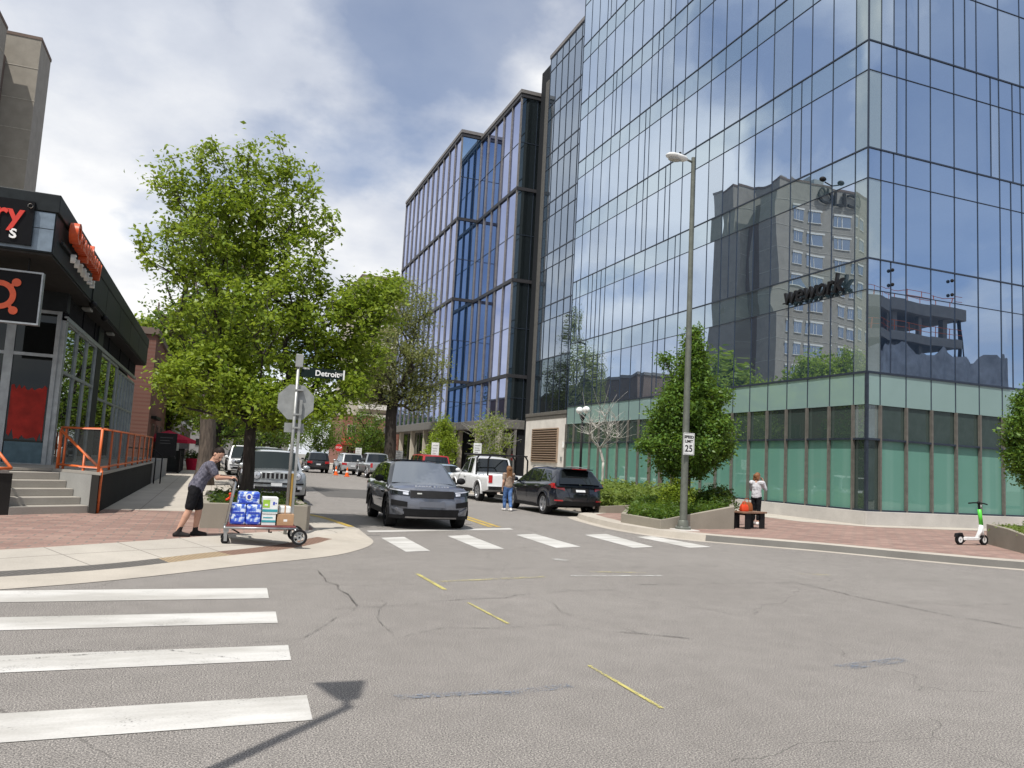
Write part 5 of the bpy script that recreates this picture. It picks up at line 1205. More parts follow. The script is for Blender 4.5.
# café umbrella, patio screen, tub, notice board on the left pavement
t = thing('patio_umbrella', 'crimson café umbrella on the left pavement over a dark patio screen', 'umbrella', (-2.6, 50, .15))
MB().tube([(0, 0, 0), (0, 0, 2.35)], .03, 8).build('pole', 'dark_rail', t); b = MB(); n = 8
apex = (0, 0, 2.4); rim = [(1.5 * math.cos(2 * math.pi * k / n), 1.5 * math.sin(2 * math.pi * k / n), 1.88) for k in range(n)]; low = [(x, y, 1.68) for x, y, z in rim]
b.add([apex] + rim + low, [(0, k + 1, (k + 1) % n + 1) for k in range(n)] + [(k + 1, k + 1 + n, (k + 1) % n + 1 + n, (k + 1) % n + 1) for k in range(n)]); b.build('canopy', 'umbrella', t)
t = thing('patio_screen', 'dark slatted patio screen below the crimson umbrella', 'fence', (-2.4, 47.2, .15)); b = MB()
for k in range(22): b.box(-.9 + .0, .6, .25 * k, .25 * k + .19, .05, 1.25) if k in (0,) else b.box(.55, .6, .25 * k, .25 * k + .2, .05, 1.25)
b.build('screen_panel', 'charcoal', t); [MB().box(.52, .64, y, y + .08, 0, 1.35).build('post', 'dark_rail', t) for y in (-.1, 1.8, 3.7, 5.6)]
t = thing('flower_tub', 'red tub with a dark bush at the kerb side of the pavement past the umbrella', 'planter', (-1.25, 55, .15)); MB().lathe([(.35, 0), (.5, .75), (.46, .75), (.44, .6)], n=14).build('tub', 'umbrella', t, smooth='auto')
fast_mesh('foliage', leaves([(rnd.gauss(0, .25), rnd.gauss(0, .25), .95 + rnd.gauss(0, .15)) for _ in range(40)], .1, 20, .12, 5), 4, 'leaf_dark', t)
t = thing('notice_board', 'black notice board on the wall end past the orange railing', 'sign', (-2.35, 43.6, .98)); MB().box(-.5, .5, -.05, 0, .1, 1.3).build('board', 'sign_black', t, bevel=.01)
b = MB(); [b.box(-.3, -.3 + w_, -.056, -.051, z, z + .03) for z, w_ in ((1.05, .6), (.9, .45), (.76, .5))]; b.build('print', 'steel_band', t); b = MB(); [b.box(x, x + .05, -.04, 0, 0, .1) for x in (-.5, .45)]; b.build('leg', 'dark_rail', t)

# ------------------------------------------------------------------ vehicles
def lerp_list(L, y):
    if y <= L[0][0]: return L[0][1]
    for (a, p), (b, q) in zip(L[:-1], L[1:]):
        if y <= b: return p + (q - p) * (y - a) / max(b - a, 1e-6)
    return L[-1][1]
def vehicle(name, label, cat, loc, rz, c, group=None):
    t = thing(name, label, cat, loc, rz, group)
    L, W = c['L'], c['W']; hl = L / 2; wb = c['wb']; wr = c['wr']; yf = hl - c['fo']; yr = yf - wb; hw = W / 2
    top = c['top']; sill = c.get('sill', .24); fc, rc = c.get('fc', .34), c.get('rc', .26); pw = c.get('pw', 2.6)
    ar = wr + c.get('agap', .055)
    def width(y):
        if y > hl - fc: return hw * max(.02, 1 - ((y - (hl - fc)) / fc) ** pw) ** (1 / pw) if y < hl else hw * .30
        if y < -hl + rc: return hw * max(.02, 1 - ((-hl + rc - y) / rc) ** pw) ** (1 / pw) if y > -hl else hw * .30
        return hw
    def yfront(x): return hl - fc + fc * max(0, 1 - (min(abs(x) / hw, 1)) ** pw) ** (1 / pw)
    def yrear(x): return -(hl - rc + rc * max(0, 1 - (min(abs(x) / hw, 1)) ** pw) ** (1 / pw))
    ys = set([-hl, hl])
    for k in range(1, 9): ys.add(hl - fc * (1 - math.cos(k / 9 * math.pi / 2)) ); ys.add(-hl + rc * (1 - math.cos(k / 9 * math.pi / 2)))
    n = 46
    for i in range(1, n): ys.add(-hl + rc + (L - fc - rc) * i / n)
    for yc in (yf, yr):
        for k in range(-8, 9): ys.add(yc + ar * math.sin(k / 8 * math.pi / 2) * .999)
    for y, _ in top: ys.add(y)
    ys = sorted(y for y in ys if -hl <= y <= hl); yy = [ys[0]]
    for y in ys[1:]:
        if y - yy[-1] > .012: yy.append(y)
    bed = c.get('bed')
    def under(y):
        z = sill
        if y > hl - .5: z = sill + (y - hl + .5) / .5 * c.get('fup', .06)
        if y < -hl + .6: z = sill + (-hl + .6 - y) / .6 * c.get('rup', .12)
        for yc in (yf, yr):
            d = abs(y - yc)
            if d < ar: z = max(z, wr + math.sqrt(max(0, ar * ar - d * d)) * .98)
        return z
    kn, kt = c.get('nose', 0), c.get('tail', 0)
    def warp(p):
        x, y, z = p; zz = max(-1.1, min(1.1, (z - .60) / .36))
        f = max(0, (y - (hl - .55)) / .55); y2 = y - kn * f * zz * zz * (1 if z > .6 else .45)
        f = max(0, (-(hl - .5) - y) / .5); y2 = y2 + kt * f * min(1, zz * zz)
        return (x, y2, z)
    rings = []; fl = c.get('flare', .0)
    for y in yy:
        w_ = width(y); zt = lerp_list(top, y); zb = min(under(y), zt - .12); h = zt - zb; sc = w_ / hw; e = 0
        for yc in (yf, yr):
            d = abs(y - yc)
            if d < ar + .2: e = max(e, fl * (1 - d / (ar + .2)))
        cr = c.get('crown', .05); zm = min(max(zb + .02, zb + .42 * h), zt - .05)
        half = [(0, zb), (w_ * .88, zb), (w_ * .965 + e, zb + .03 * min(1, h)), (w_ * 1.0 + e, zm), (w_ * .985 + e * .6, zt - .16 * min(1, h / .5)), (w_ * .955, zt - .055), (w_ * .91, zt - .012), (w_ * .6, zt + cr * .55), (0, zt + cr)]
        if bed and bed[0] <= y <= bed[1]: half[7] = (w_ * .86, zt - .012); half[8] = (w_ * .85, zt - .05)
        rings.append([(x, y, z) for x, z in half] + [(-x, y, z) for x, z in reversed(half if (bed and bed[0] <= y <= bed[1]) else half[1:-1])])
    rings = [[warp(p) for p in r] for r in rings]
    m = MB()
    for a, b_ in zip(rings[:-1], rings[1:]):
        na, nb = len(a), len(b_)
        if na == nb: m.loft([a, b_], cap=False, closed=not (na == 18))
        else:
            A = a if na == 18 else a[:9] + a[8:]; B = b_ if nb == 18 else b_[:9] + b_[8:]
            m.loft([A, B], cap=False, closed=True)
    m.add(rings[0], [tuple(range(len(rings[0]) - 1, -1, -1))]); m.add(rings[-1], [tuple(range(len(rings[-1])))])
    P = c['paint']
    body = m.build('body', P, t, smooth=True)
    bm_ = __import__('bmesh'); B_ = bm_.new(); B_.from_mesh(body.data); bm_.ops.remove_doubles(B_, verts=B_.verts, dist=.0005); bm_.ops.recalc_face_normals(B_, faces=B_.faces); B_.to_mesh(body.data); B_.free()
    body.data.polygons.foreach_set('use_smooth', [True] * len(body.data.polygons)); body.data.set_sharp_from_angle(angle=R_(32))
    # greenhouse
    g = c['gh']; roof = c['roof']; gw, rw = hw * g.get('wb', .93), hw * g.get('wr', .74)
    yA, yB, yC, yD = g['y']                      # rear base, rear top, front top, front base
    zA, zD = lerp_list(top, yA) - .03, lerp_list(top, yD) - .03
    def belt(y): return lerp_list(top, y) - .03
    def rz_(y):
        if y < yB: return zA + (roof[0] - zA) * (y - yA) / max(yB - yA, .01)
        if y > yC: return zD + (roof[1] - zD) * (yD - y) / (yD - yC)
        f = (y - yB) / (yC - yB); return roof[0] + (roof[1] - roof[0]) * f + .05 * math.sin(f * math.pi)
    def wx(y, z):
        b0 = belt(y); zr = max(roof); return gw + (rw - gw) * max(0, (z - b0)) / (zr - b0)
    gy = [yA, yA + .02] + [yA + (yB - yA) * k / 4 for k in (1, 2, 3, 4)] + [yB + (yC - yB) * k / 8 for k in range(1, 9)] + [yC + (yD - yC) * k / 6 for k in range(1, 7)]
    gy = sorted(set(round(y, 4) for y in gy)); rings = []
    for y in gy:
        z1 = max(rz_(y), belt(y) + .004); b0 = belt(y) - .05; xt = wx(y, z1); q = min(.07, (z1 - belt(y)) * .3)
        half = [(gw + .01, b0), (wx(y, z1 - q), z1 - q), (xt - .05, z1 - q * .25), (xt * .6, z1 + .012), (0, z1 + .02)]
        rings.append([(x, y, z) for x, z in half] + [(-x, y, z) for x, z in reversed(half[:-1])])
    MB().loft(rings).build('cabin', c.get('cabin_paint', P), t, smooth='auto')
    # windscreens (a little outside the cabin shell)
    def screen(nm, y0, y1, wi, mat, zlo, zhi, pad):
        sgn = 1 if y1 < y0 else -1; pts = []
        dy, dz = (y1 - y0), (rz_(y1) - rz_(y0)); l_ = math.hypot(dy, dz); ny, nz = (dz / l_ * sgn, -dy / l_ * sgn) if sgn > 0 else (-dz / l_ * -sgn * -1, dy / l_)
        ny, nz = abs(ny) * sgn, abs(nz); R2 = []
        for f in (zlo, .35, .7, zhi):
            y = y0 + dy * f; z = rz_(y) + .0; w_ = wx(y, z) - pad; row = []
            for k in range(9):
                s_ = -1 + k / 4; x = w_ * s_; row.append((x, y + ny * pad * .25 + sgn * (.012 + .02 * (1 - s_ * s_)), z + .016 * (1 - s_ * s_) + .016 + nz * .008))
            R2.append(row)
        return MB().loft(R2, cap=False, closed=False).build(nm, mat, t, smooth=True)
    ws = screen('windscreen', yD, yC, 0, c.get('ws', 'auto_glass_pale'), .05, .93, .09)
    if c.get('rear_glass', True): screen('rear_window', yA, yB, 0, 'auto_glass', c.get('rlo', .12), .9, .10)
    # side windows
    for s_ in (-1, 1):
        for (ya, yb, inA, inB) in c['side']:
            pts = []; zlow = max(belt(ya), belt(yb)) + .045; zt_a, zt_b = min(rz_(ya), rz_(ya + inA)) - .085, rz_(yb - inB) - .085
            seq = [(ya, zlow), (yb, zlow), (yb - inB, zt_b), (ya + inA, rz_(ya + inA) - .085)]
            pts = [(s_ * (wx(y, z) + .007), y, z) for y, z in seq]
            MB().extr(pts, (-s_ * .012, 0, 0)).build('side_window', 'auto_glass', t)
        for yp in c.get('door_lines', ()):
            z0 = sill + .14; z1 = belt(yp) + .0; MB().add([(s_ * (hw * 1.002 + (0)), yp - .006, z0 + .1), (s_ * (hw * 1.002), yp + .006, z0 + .1), (s_ * (hw * .990 + .004), yp + .006, z1 - .1), (s_ * (hw * .990 + .004), yp - .006, z1 - .1)], [(0, 1, 2, 3)]).build('door_seam', 'trim_black', t)
        for yp in c.get('handles', ()): MB().box(*sorted((s_ * (hw * .985), s_ * (hw + .02))), yp - .1, yp + .1, belt(yp) - .13, belt(yp) - .095).build('door_handle', c.get('handle_mat', P), t, bevel=.008)
        ym = yD - (yD - yC) * .35
        b = MB(); b.ell((s_ * (hw + .09), ym, belt(ym) + .12), (.12, .07, .085), 10, 7); b.tube([(s_ * (hw - .08), ym + .02, belt(ym) + .04), (s_ * (hw + .06), ym, belt(ym) + .09)], .03, 6); b.build('mirror', c.get('mirror', P), t, smooth=True)
        b = MB(); b.box(*sorted((s_ * (hw * .93), s_ * (hw + .006))), yr + ar * .96, yf - ar * .96, sill - .03, sill + c.get('clad', .09)); b.build('sill_trim', 'trim_black', t, bevel=.01)
        for yc in (yr, yf):   # dark arch lining and lip
            b = MB(); ri = []
            for k in range(19):
                a = math.pi * (-.04 + 1.08 * k / 18); ri.append([(s_ * (hw * 1.0 + fl + .012) * 1, yc + r * math.cos(a), wr + r * math.sin(a)) for r in (ar - .012, ar + c.get('lip', .03))] + [(s_ * (hw * .90), yc + r * math.cos(a), wr + r * math.sin(a)) for r in (ar + c.get('lip', .03), ar - .012)])
            b.loft(ri); b.build('arch_trim', c.get('arch', P), t, smooth='auto')
            b = MB(); [b.box(*sorted((s_ * hw * .25, s_ * hw * .62)), yc - ar, yc + ar, wr * .75, wr + ar * .9)]; b.build('wheel_well', 'trim_black', t)
            x1 = s_ * (hw + fl * .8 - .015); tw = c.get('tw', .24); w_ = MB(); xs = [x1 - s_ * tw, x1 - s_ * (tw - .02), x1 - s_ * .03, x1]
            w_.lathe([(wr * .66, xs[0]), (wr * .97, xs[0]), (wr, xs[1]), (wr, xs[2]), (wr * .965, xs[3]), (wr * .70, xs[3] - s_ * .004)], (0, yc, wr), 30, 'x', True); tyre = MB()
            wh = thing_part('wheel', t, (0, 0, 0))
            w_.build('tyre', 'tyre', wh, smooth='auto')
            rm = MB(); rx = x1 - s_ * .03; rr_ = wr * .71
            rm.lathe([(rr_, x1 - s_ * .004), (rr_ * .93, x1 - s_ * .0), (rr_ * .9, rx - s_ * .03), (rr_ * .9, rx - s_ * .10), (.02, rx - s_ * .11)], (0, yc, wr), 30, 'x')
            ns = c.get('spokes', 5)
            for k in range(ns):
                a = 2 * math.pi * k / ns + .3; d = V((0, math.cos(a), math.sin(a))); e_ = V((0, -math.sin(a), math.cos(a)))
                rm.obox(V((rx - s_ * .012, yc, wr)) + d * rr_ * .52, d * rr_ * .44, e_ * rr_ * c.get('spw', .11), V((.014, 0, 0)))
            rm.lathe([(.075, rx + s_ * .012), (.06, rx + s_ * .02), (.01, rx + s_ * .02)], (0, yc, wr), 12, 'x'); rm.build('rim', c.get('rim', 'rim_alloy'), wh, smooth='auto')
    # panels following the curved nose and tail
    def facep(nm, x0, x1, z0a, z0b, z1a, z1b, mat, rear=False, off=.012, nx=10, parent=None, both=False, wrap=0):
        fn = yrear if rear else yfront; sg = -1 if rear else 1
        for q in ((1, -1) if both else (1,)):
            rows = [[], []]
            for k in range(nx + 1):
                f = k / nx; x = (x0 + (x1 - x0) * f); y = fn(x) + sg * off; xx = x * (1 + off / hw)
                rows[0].append(warp((q * xx, y, z0a + (z0b - z0a) * f))); rows[1].append(warp((q * xx, y, z1a + (z1b - z1a) * f)))
            b = MB(); v = rows[0] + rows[1]; N = nx + 1
            back = [(p[0], p[1] - sg * (off + .03), p[2]) for p in v]
            fs = [(k, k + 1, N + k + 1, N + k) for k in range(nx)]
            b.add(v + back, fs + [(k + 1, k, 2 * N + k, 2 * N + k + 1) for k in range(nx)] + [(N + k, N + k + 1, 3 * N + k + 1, 3 * N + k) for k in range(nx)] + [(0, N, 3 * N, 2 * N), (N - 1, 2 * N - 1, 4 * N - 1, 3 * N - 1)])
            o = b.build(nm, mat, parent or t, smooth='auto')
        return o
    c['detail'](t, facep, dict(hw=hw, hl=hl, yfront=yfront, yrear=yrear, belt=belt, wx=wx, rz=rz_, top=top))
    return t
def thing_part(name, parent, loc):
    o = bpy.data.objects.new(name, None); COL.objects.link(o); o.parent = parent; o.location = loc; return o

def det_velar(t, fp, q):
    hw = q['hw']
    fp('grille', -.52, .52, .74, .74, .91, .91, 'trim_black', off=.016)
    b = MB()
    for k in range(9): b.box(-.5 + .0, .5, q['yfront'](0) + .012, q['yfront'](0) + .02, .752 + k * .018, .756 + k * .018)
    fp('badge', .25, .36, .825, .825, .855, .855, 'galv', off=.022)
    text('bonnet_letters', 'RANGE ROVER', .08, 'chrome', t, frame((0, q['yfront'](0) - .16, 1.0), (-1, 0, 0), (0, .5, .86)), .004, 0, 'CENTER', .002, 1.3, 1.25)
    hd_ = fp('headlight', .53, .94, .78, .82, .895, .935, 'auto_glass', both=True, off=.014); fp('running_light', .55, .95, .862, .905, .89, .93, 'lamp_clear', both=True, off=.018); fp('lamp_lens', .56, .68, .80, .81, .855, .865, 'lamp_clear', both=True, off=.018, nx=4)
    fp('lower_intake', -.66, .66, .33, .33, .48, .48, 'trim_black', off=.014); fp('lower_lip', -.94, .94, .25, .25, .33, .33, 'trim_black', off=.012); fp('intake_edge', .64, .9, .35, .47, .41, .53, 'paint_grey', both=True, off=.018)
    fp('side_intake', .58, .92, .52, .55, .64, .68, 'trim_black', both=True, off=.014); fp('plate_panel', -.3, .3, .53, .53, .66, .66, 'paint_grey', off=.02)
    fp('bumper_blade', -.6, .6, .265, .265, .30, .30, 'fin', off=.02)
    fp('tail_light', .5, .93, .86, .84, .98, .96, 'lamp_red', rear=True, both=True); fp('number_plate', -.26, .26, .72, .72, .84, .84, 'plate', rear=True)
    for s_ in (-1, 1): MB().box(*sorted((s_ * hw * 1.0, s_ * (hw + .012))), .75, 1.05, .78, .83).build('side_vent', 'trim_black', t)
    MB().box(-.62, .62, -1.3, .2, 1.60, 1.618).build('roof_glass', 'auto_glass', t, bevel=.02)
vehicle('grey_suv', 'blue-grey sport utility car with black grille driving towards the crosswalk', 'car', (5.0, 20.3, 0), R_(177.2), dict(
    L=4.8, W=1.93, wb=2.87, fo=.88, wr=.375, sill=.30, fup=-.02, top=[(-2.4, .98), (-2.2, 1.05), (.55, 1.045), (1.0, 1.03), (1.9, .98), (2.25, .94), (2.4, .90)], fc=.5, rc=.3, pw=2.5, flare=.012,
    gh=dict(y=(-2.25, -1.75, .30, 1.15), wb=.92, wr=.70), roof=(1.50, 1.56), nose=.13, tail=.06, side=[(-1.75, -.95, .25, .02), (-.88, .05, .02, .02), (.12, .98, .02, .62)], door_lines=(-.92, .1, 1.1), handles=(-.75, .25),
    paint='paint_grey', cabin_paint='paint_dkgrey', mirror='trim_black', arch='trim_black', lip=.02, rim='rim_black', spokes=7, ws='auto_glass_pale', crown=.045, detail=det_velar))
def det_murano(t, fp, q):
    fp('tail_light', .56, .925, .86, .93, 1.05, 1.09, 'lamp_red', rear=True, both=True, off=.016)
    for s_ in (-1, 1): MB().extr([(s_ * (q['hw'] + .004), -2.18, .97), (s_ * (q['hw'] + .004), -1.78, 1.03), (s_ * (q['hw'] + .004), -2.15, 1.08)], (-s_ * .02, 0, 0)).build('tail_light', 'lamp_red', t)
    fp('reflector', .62, .86, .50, .50, .54, .54, 'lamp_red', rear=True, both=True, off=.018)
    fp('number_plate', -.17, .17, .82, .82, .96, .96, 'plate', rear=True, off=.02); fp('plate_recess', -.30, .30, .79, .79, .99, .99, 'trim_black', rear=True, off=.014)
    fp('rear_bumper', -.78, .78, .36, .36, .50, .50, 'trim_black', rear=True, off=.03); fp('emblem', -.045, .045, 1.035, 1.035, 1.09, 1.09, 'chrome', rear=True, off=.02)
    fp('headlight', .5, .93, .74, .78, .9, .98, 'lamp_clear', both=True); fp('grille', -.5, .5, .6, .6, .84, .84, 'trim_black')
    MB().box(-.52, .52, -2.2, -1.85, 1.56, 1.595).build('spoiler', 'paint_navy', t, bevel=.012); MB().box(-.28, .28, -2.215, -2.195, 1.57, 1.588).build('brake_light', 'lamp_red', t)
    for s_ in (-1, 1): MB().tube([(s_ * .62, -1.6, 1.60), (s_ * .64, -.9, 1.645), (s_ * .64, .0, 1.645), (s_ * .62, .3, 1.59)], .018, 6).build('roof_rail', 'galv', t)
    MB().tube([(.45, -2.36, .33), (.45, -2.5, .33)], .04, 8).build('exhaust', 'chrome', t)
vehicle('dark_suv', 'black-blue sport utility car with silver wheels parked at the right kerb, seen from behind', 'car', (11.5, 26.1, 0), R_(1.5), dict(
    L=4.8, W=1.88, wb=2.82, fo=.96, wr=.36, sill=.26, rup=.16, top=[(-2.4, .98), (-2.25, 1.09), (-1.8, 1.13), (.6, 1.04), (1.1, 1.02), (1.9, .93), (2.4, .80)], fc=.5, rc=.42, pw=2.4, flare=.01,
    gh=dict(y=(-2.33, -1.85, .25, 1.25), wb=.93, wr=.70), roof=(1.55, 1.58), nose=.1, tail=.10, rlo=.08, side=[(-1.85, -.98, .35, .02), (-.92, .0, .02, .02), (.06, 1.05, .02, .7)], door_lines=(-.95, .03, 1.08), handles=(-.8, .18), handle_mat='chrome',
    paint='paint_navy', rim='rim_alloy', spokes=5, spw=.16, crown=.04, detail=det_murano))
def det_pickup(rack=None, tailtxt=None, bedz=1.08, bed=(-2.8, -.7)):
    def f(t, fp, q):
        hw = q['hw']; hl = q['hl']
        fp('tail_light', .80, .955, .82, .82, 1.14, 1.14, 'lamp_red', rear=True, both=True, off=.016, nx=6); fp('rear_bumper', -.92, .92, .52, .52, .68, .68, 'chrome', rear=True, off=.06); fp('number_plate', -.16, .16, .55, .55, .66, .66, 'plate', rear=True, off=.07)
        fp('tailgate_handle', -.14, .14, .98, .98, 1.05, 1.05, 'trim_black', rear=True, off=.014)
        fp('grille', -.6, .6, .72, .72, 1.0, 1.0, 'trim_black'); fp('headlight', .62, .95, .78, .78, 1.0, 1.0, 'lamp_clear', both=True); fp('bumper', -.9, .9, .5, .5, .68, .68, 'chrome', off=.05)
        MB().box(-hw * .84, hw * .84, bed[0], bed[1], .72, .76).build('bed_floor', 'trim_black', t)
        b = MB(); b.box(-hw * .9, hw * .9, -hl + .05, -hl + .11, .72, bedz + .05); b.box(-hw * .85, hw * .85, bed[1] - .01, bed[1] + .03, .72, bedz); b.build('tailgate', 'paint_white' if rack is not None else 'paint_silver', t)
        if rack:
            b = MB(); x = hw * .88; zt = 1.98
            for y in (-2.45, -.95):
                for s_ in (-1, 1): b.tube([(s_ * x, y, 1.08), (s_ * x, y, 1.8), (s_ * (x - .12), y, zt)], .035, 6)
                b.tube([(-x + .12, y, zt), (x - .12, y, zt)], .035, 6)
            for s_ in (-1, 1): b.tube([(s_ * (x - .1), -2.6, zt), (s_ * (x - .1), 1.1, zt + .02)], .032, 6); b.tube([(s_ * (x - .12), .9, zt), (s_ * (x - .1), 1.0, 1.35)], .028, 6)
            for y in (.2, .9): b.tube([(-x + .1, y, zt), (x - .1, y, zt)], .03, 6)
            b.build('ladder_rack', 'rack', t)
    return f
PK = lambda paint, det, H_=1.87: dict(L=5.7, W=2.02, wb=3.4, fo=.95, wr=.40, sill=.42, rup=.1, top=[(-2.85, 1.12), (-.62, 1.12), (-.60, 1.16), (1.2, 1.16), (1.6, 1.14), (2.6, 1.08), (2.85, 1.0)], fc=.3, rc=.10, pw=4, flare=.0, agap=.09,
    bed=(-2.72, -.72), gh=dict(y=(-.64, -.52, .55, 1.28), wb=.93, wr=.76), roof=(H_, H_), rlo=.15, side=[(-.42, .1, .03, .01), (.16, 1.1, .02, .5)], door_lines=(.13, 1.2), handles=(.3,), paint=paint, rim='rim_alloy', spokes=6, spw=.13, crown=.05, detail=det)
PK4 = lambda paint, det, H_=1.87: dict(PK(paint, det, H_), gh=dict(y=(-.66, -.52, .95, 1.6), wb=.93, wr=.76), side=[(-.44, .28, .04, .01), (.34, 1.42, .02, .45)], L=5.8)
vehicle('white_pickup', 'white pickup truck with a black ladder rack parked in front of the dark parked car', 'pickup truck', (11.6, 33.4, 0), R_(.5), PK('paint_white', det_pickup(True)))
vehicle('silver_pickup', 'silver pickup truck parked far up the right kerb by the orange cone', 'pickup truck', (11.75, 60.6, 0), R_(1), PK4('paint_silver', det_pickup(None)))
vehicle('white_pickup', 'white pickup truck standing across the kerb beyond the grey oncoming car', 'pickup truck', (14.0, 54.6, 0), R_(-72), PK('paint_white', det_pickup(False)))
def det_jeep(t, fp, q):
    fp('grille', -.46, .46, .80, .80, .99, .99, q_paint(t), off=.014)
    for k in range(7):
        x = -.39 + .13 * k; fp('grille_slot', x - .04, x + .04, .815, .815, .975, .975, 'trim_black', off=.02, nx=2)
    for s_ in (-1, 1):
        y = q['yfront'](.62) + .01; h_ = MB(); h_.lathe([(.115, y - .03), (.115, y + .012), (.1, y + .02), (.02, y + .025)], (s_ * .60, 0, .895), 18, 'y'); l_ = h_.build('headlight', 'lamp_clear', t, smooth='auto'); MB().lathe([(.13, y - .02), (.13, y + .008), (.116, y + .01)], (s_ * .60, 0, .895), 18, 'y').build('bezel', 'trim_black', l_)
    fp('bumper_band', -.8, .8, .64, .64, .69, .69, 'trim_black', off=.02); fp('lower_grille', -.7, .7, .42, .42, .56, .56, 'trim_black', off=.016); fp('skid_plate', -.4, .4, .30, .30, .38, .38, 'galv', off=.02); fp('fog_light', .62, .76, .5, .5, .6, .6, 'lamp_clear', both=True, off=.02, nx=3)
    fp('number_plate', -.16, .16, .585, .585, .68, .68, 'plate', off=.03); fp('tail_light', .6, .85, .85, .85, 1.05, 1.05, 'lamp_red', rear=True, both=True)
    for s_ in (-1, 1): MB().tube([(s_ * .6, -1.6, 1.69), (s_ * .62, -.6, 1.72), (s_ * .6, .3, 1.69)], .02, 6).build('roof_rail', 'trim_black', t)
def q_paint(t): return 'paint_silver'
def SUV(paint, det, L=4.25, W=1.82, H_=1.66, **k):
    d = dict(L=L, W=W, wb=L * .605, fo=.82, wr=.345, sill=.28, top=[(-L / 2, 1.0), (-L / 2 + .2, 1.05), (.6, 1.06), (.95, 1.06), (L / 2 - .25, 1.02), (L / 2, .97)], fc=.26, rc=.2, pw=3, flare=.015,
             gh=dict(y=(-L / 2 + .1, -L / 2 + .38, .42, .98), wb=.94, wr=.78), roof=(H_ - .05, H_ - .02), side=[(-L / 2 + .42, -1.0, .12, .02), (-.94, -.1, .02, .02), (-.04, .82, .02, .42)], door_lines=(-.97, -.07, .95), handles=(-.8, .05),
             paint=paint, arch='trim_black', lip=.05, clad=.16, rim='rim_alloy', spokes=5, spw=.15, crown=.05, nose=.05, ws='auto_glass_dark', detail=det)
    d.update(k); return d
def det_plain(t, fp, q):
    fp('grille', -.5, .5, .66, .66, .88, .88, 'trim_black'); fp('headlight', .52, q['hw'] * .97, .74, .76, .9, .92, 'lamp_clear', both=True); fp('lower_grille', -.6, .6, .38, .38, .52, .52, 'trim_black')
    fp('number_plate', -.16, .16, .54, .54, .64, .64, 'plate', off=.02); fp('tail_light', .52, q['hw'] * .96, .8, .84, 1.0, 1.0, 'lamp_red', rear=True, both=True); fp('number_plate', -.17, .17, .68, .68, .8, .8, 'plate', rear=True, off=.02); fp('rear_bumper', -.7, .7, .36, .36, .5, .5, 'trim_black', rear=True, off=.02)
vehicle('silver_suv', 'boxy silver car with round headlights parked behind the left planter, facing the camera', 'car', (1.86, 27.2, 0), R_(180), SUV('paint_silver', det_jeep))
vehicle('grey_suv', 'dark grey car parked nose to tail behind the boxy silver one', 'car', (1.9, 33.6, 0), R_(180), SUV('paint_dkgrey', det_plain, L=4.7, W=1.86, H_=1.78))
vehicle('white_suv', 'white boxy off-roader parked far along the left kerb, left of the tree trunk', 'car', (1.75, 54, 0), R_(180), SUV('paint_white', det_jeep, L=4.3, W=1.85, H_=1.9))
vehicle('parked_car', 'grey car in the left kerb row beyond the white off-roader', 'car', (1.8, 66, 0), R_(180), SUV('paint_dkgrey', det_plain, L=4.6, W=1.84, H_=1.6))
vehicle('black_suv', 'black car driving away far up the street beside the pale silver estate', 'car', (8.3, 70, 0), 0, SUV('paint_black', det_plain, L=4.7, W=1.9, H_=1.75))
vehicle('silver_suv', 'pale silver estate car parked ahead of the silver pickup far up the street', 'car', (10.9, 68.5, 0), R_(1), SUV('paint_silver2', det_plain, L=4.8, W=1.9, H_=1.8))
vehicle('red_suv', 'tall red van of which only the roof shows above the grey oncoming car', 'van', (12.3, 47.3, 0), R_(2), SUV('paint_red', det_plain, L=4.9, W=1.95, H_=1.94))
SED = SUV('paint_blue', det_plain, L=4.7, W=1.82, H_=1.45); SED.update(top=[(-2.35, .86), (-2.1, .98), (-1.2, .98), (.6, .96), (1.0, .95), (2.0, .84), (2.35, .74)], gh=dict(y=(-1.75, -1.0, .2, 1.15), wb=.93, wr=.68), roof=(1.38, 1.40), side=[(-1.5, -.72, .55, .02), (-.66, .9, .02, .62)], arch='paint_blue', lip=.02, fc=.45, rc=.4)
vehicle('blue_sedan', 'pale blue saloon parked at the right kerb ahead of the white pickup with the rack', 'car', (11.65, 41.4, 0), 0, SED)
# ------------------------------------------------------------------ people
def capsule(mb, a, b, ra, rb, sx=1, sy=1, side=(1, 0, 0), n=12):
    a, b = V(a), V(b); d = b - a
    if d.length < 1e-5: d = V((0, 0, 1e-4))
    d.normalize(); s_ = V(side) - d * V(side).dot(d)
    s_ = s_.normalized() if s_.length > .05 else d.orthogonal().normalized(); f = d.cross(s_); rings = []
    for k in range(5):
        t_ = -math.pi / 2 + math.pi / 2 * k / 4; rings.append((a + d * math.sin(t_) * ra * min(sx, sy), max(math.cos(t_), .05) * ra))
    for k in range(5):
        t_ = math.pi / 2 * k / 4; rings.append((b + d * math.sin(t_) * rb * min(sx, sy), max(math.cos(t_), .05) * rb))
    mb.loft([[c + s_ * r * sx * math.cos(q) + f * r * sy * math.sin(q) for q in [2 * math.pi * j / n for j in range(n)]] for c, r in rings])
def fuse(mb, name, mat, parent, vox=.012, sm=3):
    o = mb.build(name, mat, parent, smooth=True)
    r = o.modifiers.new('r', 'REMESH'); r.mode = 'VOXEL'; r.voxel_size = vox; r.use_smooth_shade = True
    s_ = o.modifiers.new('s', 'SMOOTH'); s_.iterations = sm; s_.factor = .5
    me = bpy.data.meshes.new_from_object(o.evaluated_get(bpy.context.evaluated_depsgraph_get())); o.modifiers.clear(); old = o.data; o.data = me; me.name = name; bpy.data.meshes.remove(old)
    me.polygons.foreach_set('use_smooth', [True] * len(me.polygons)); return o
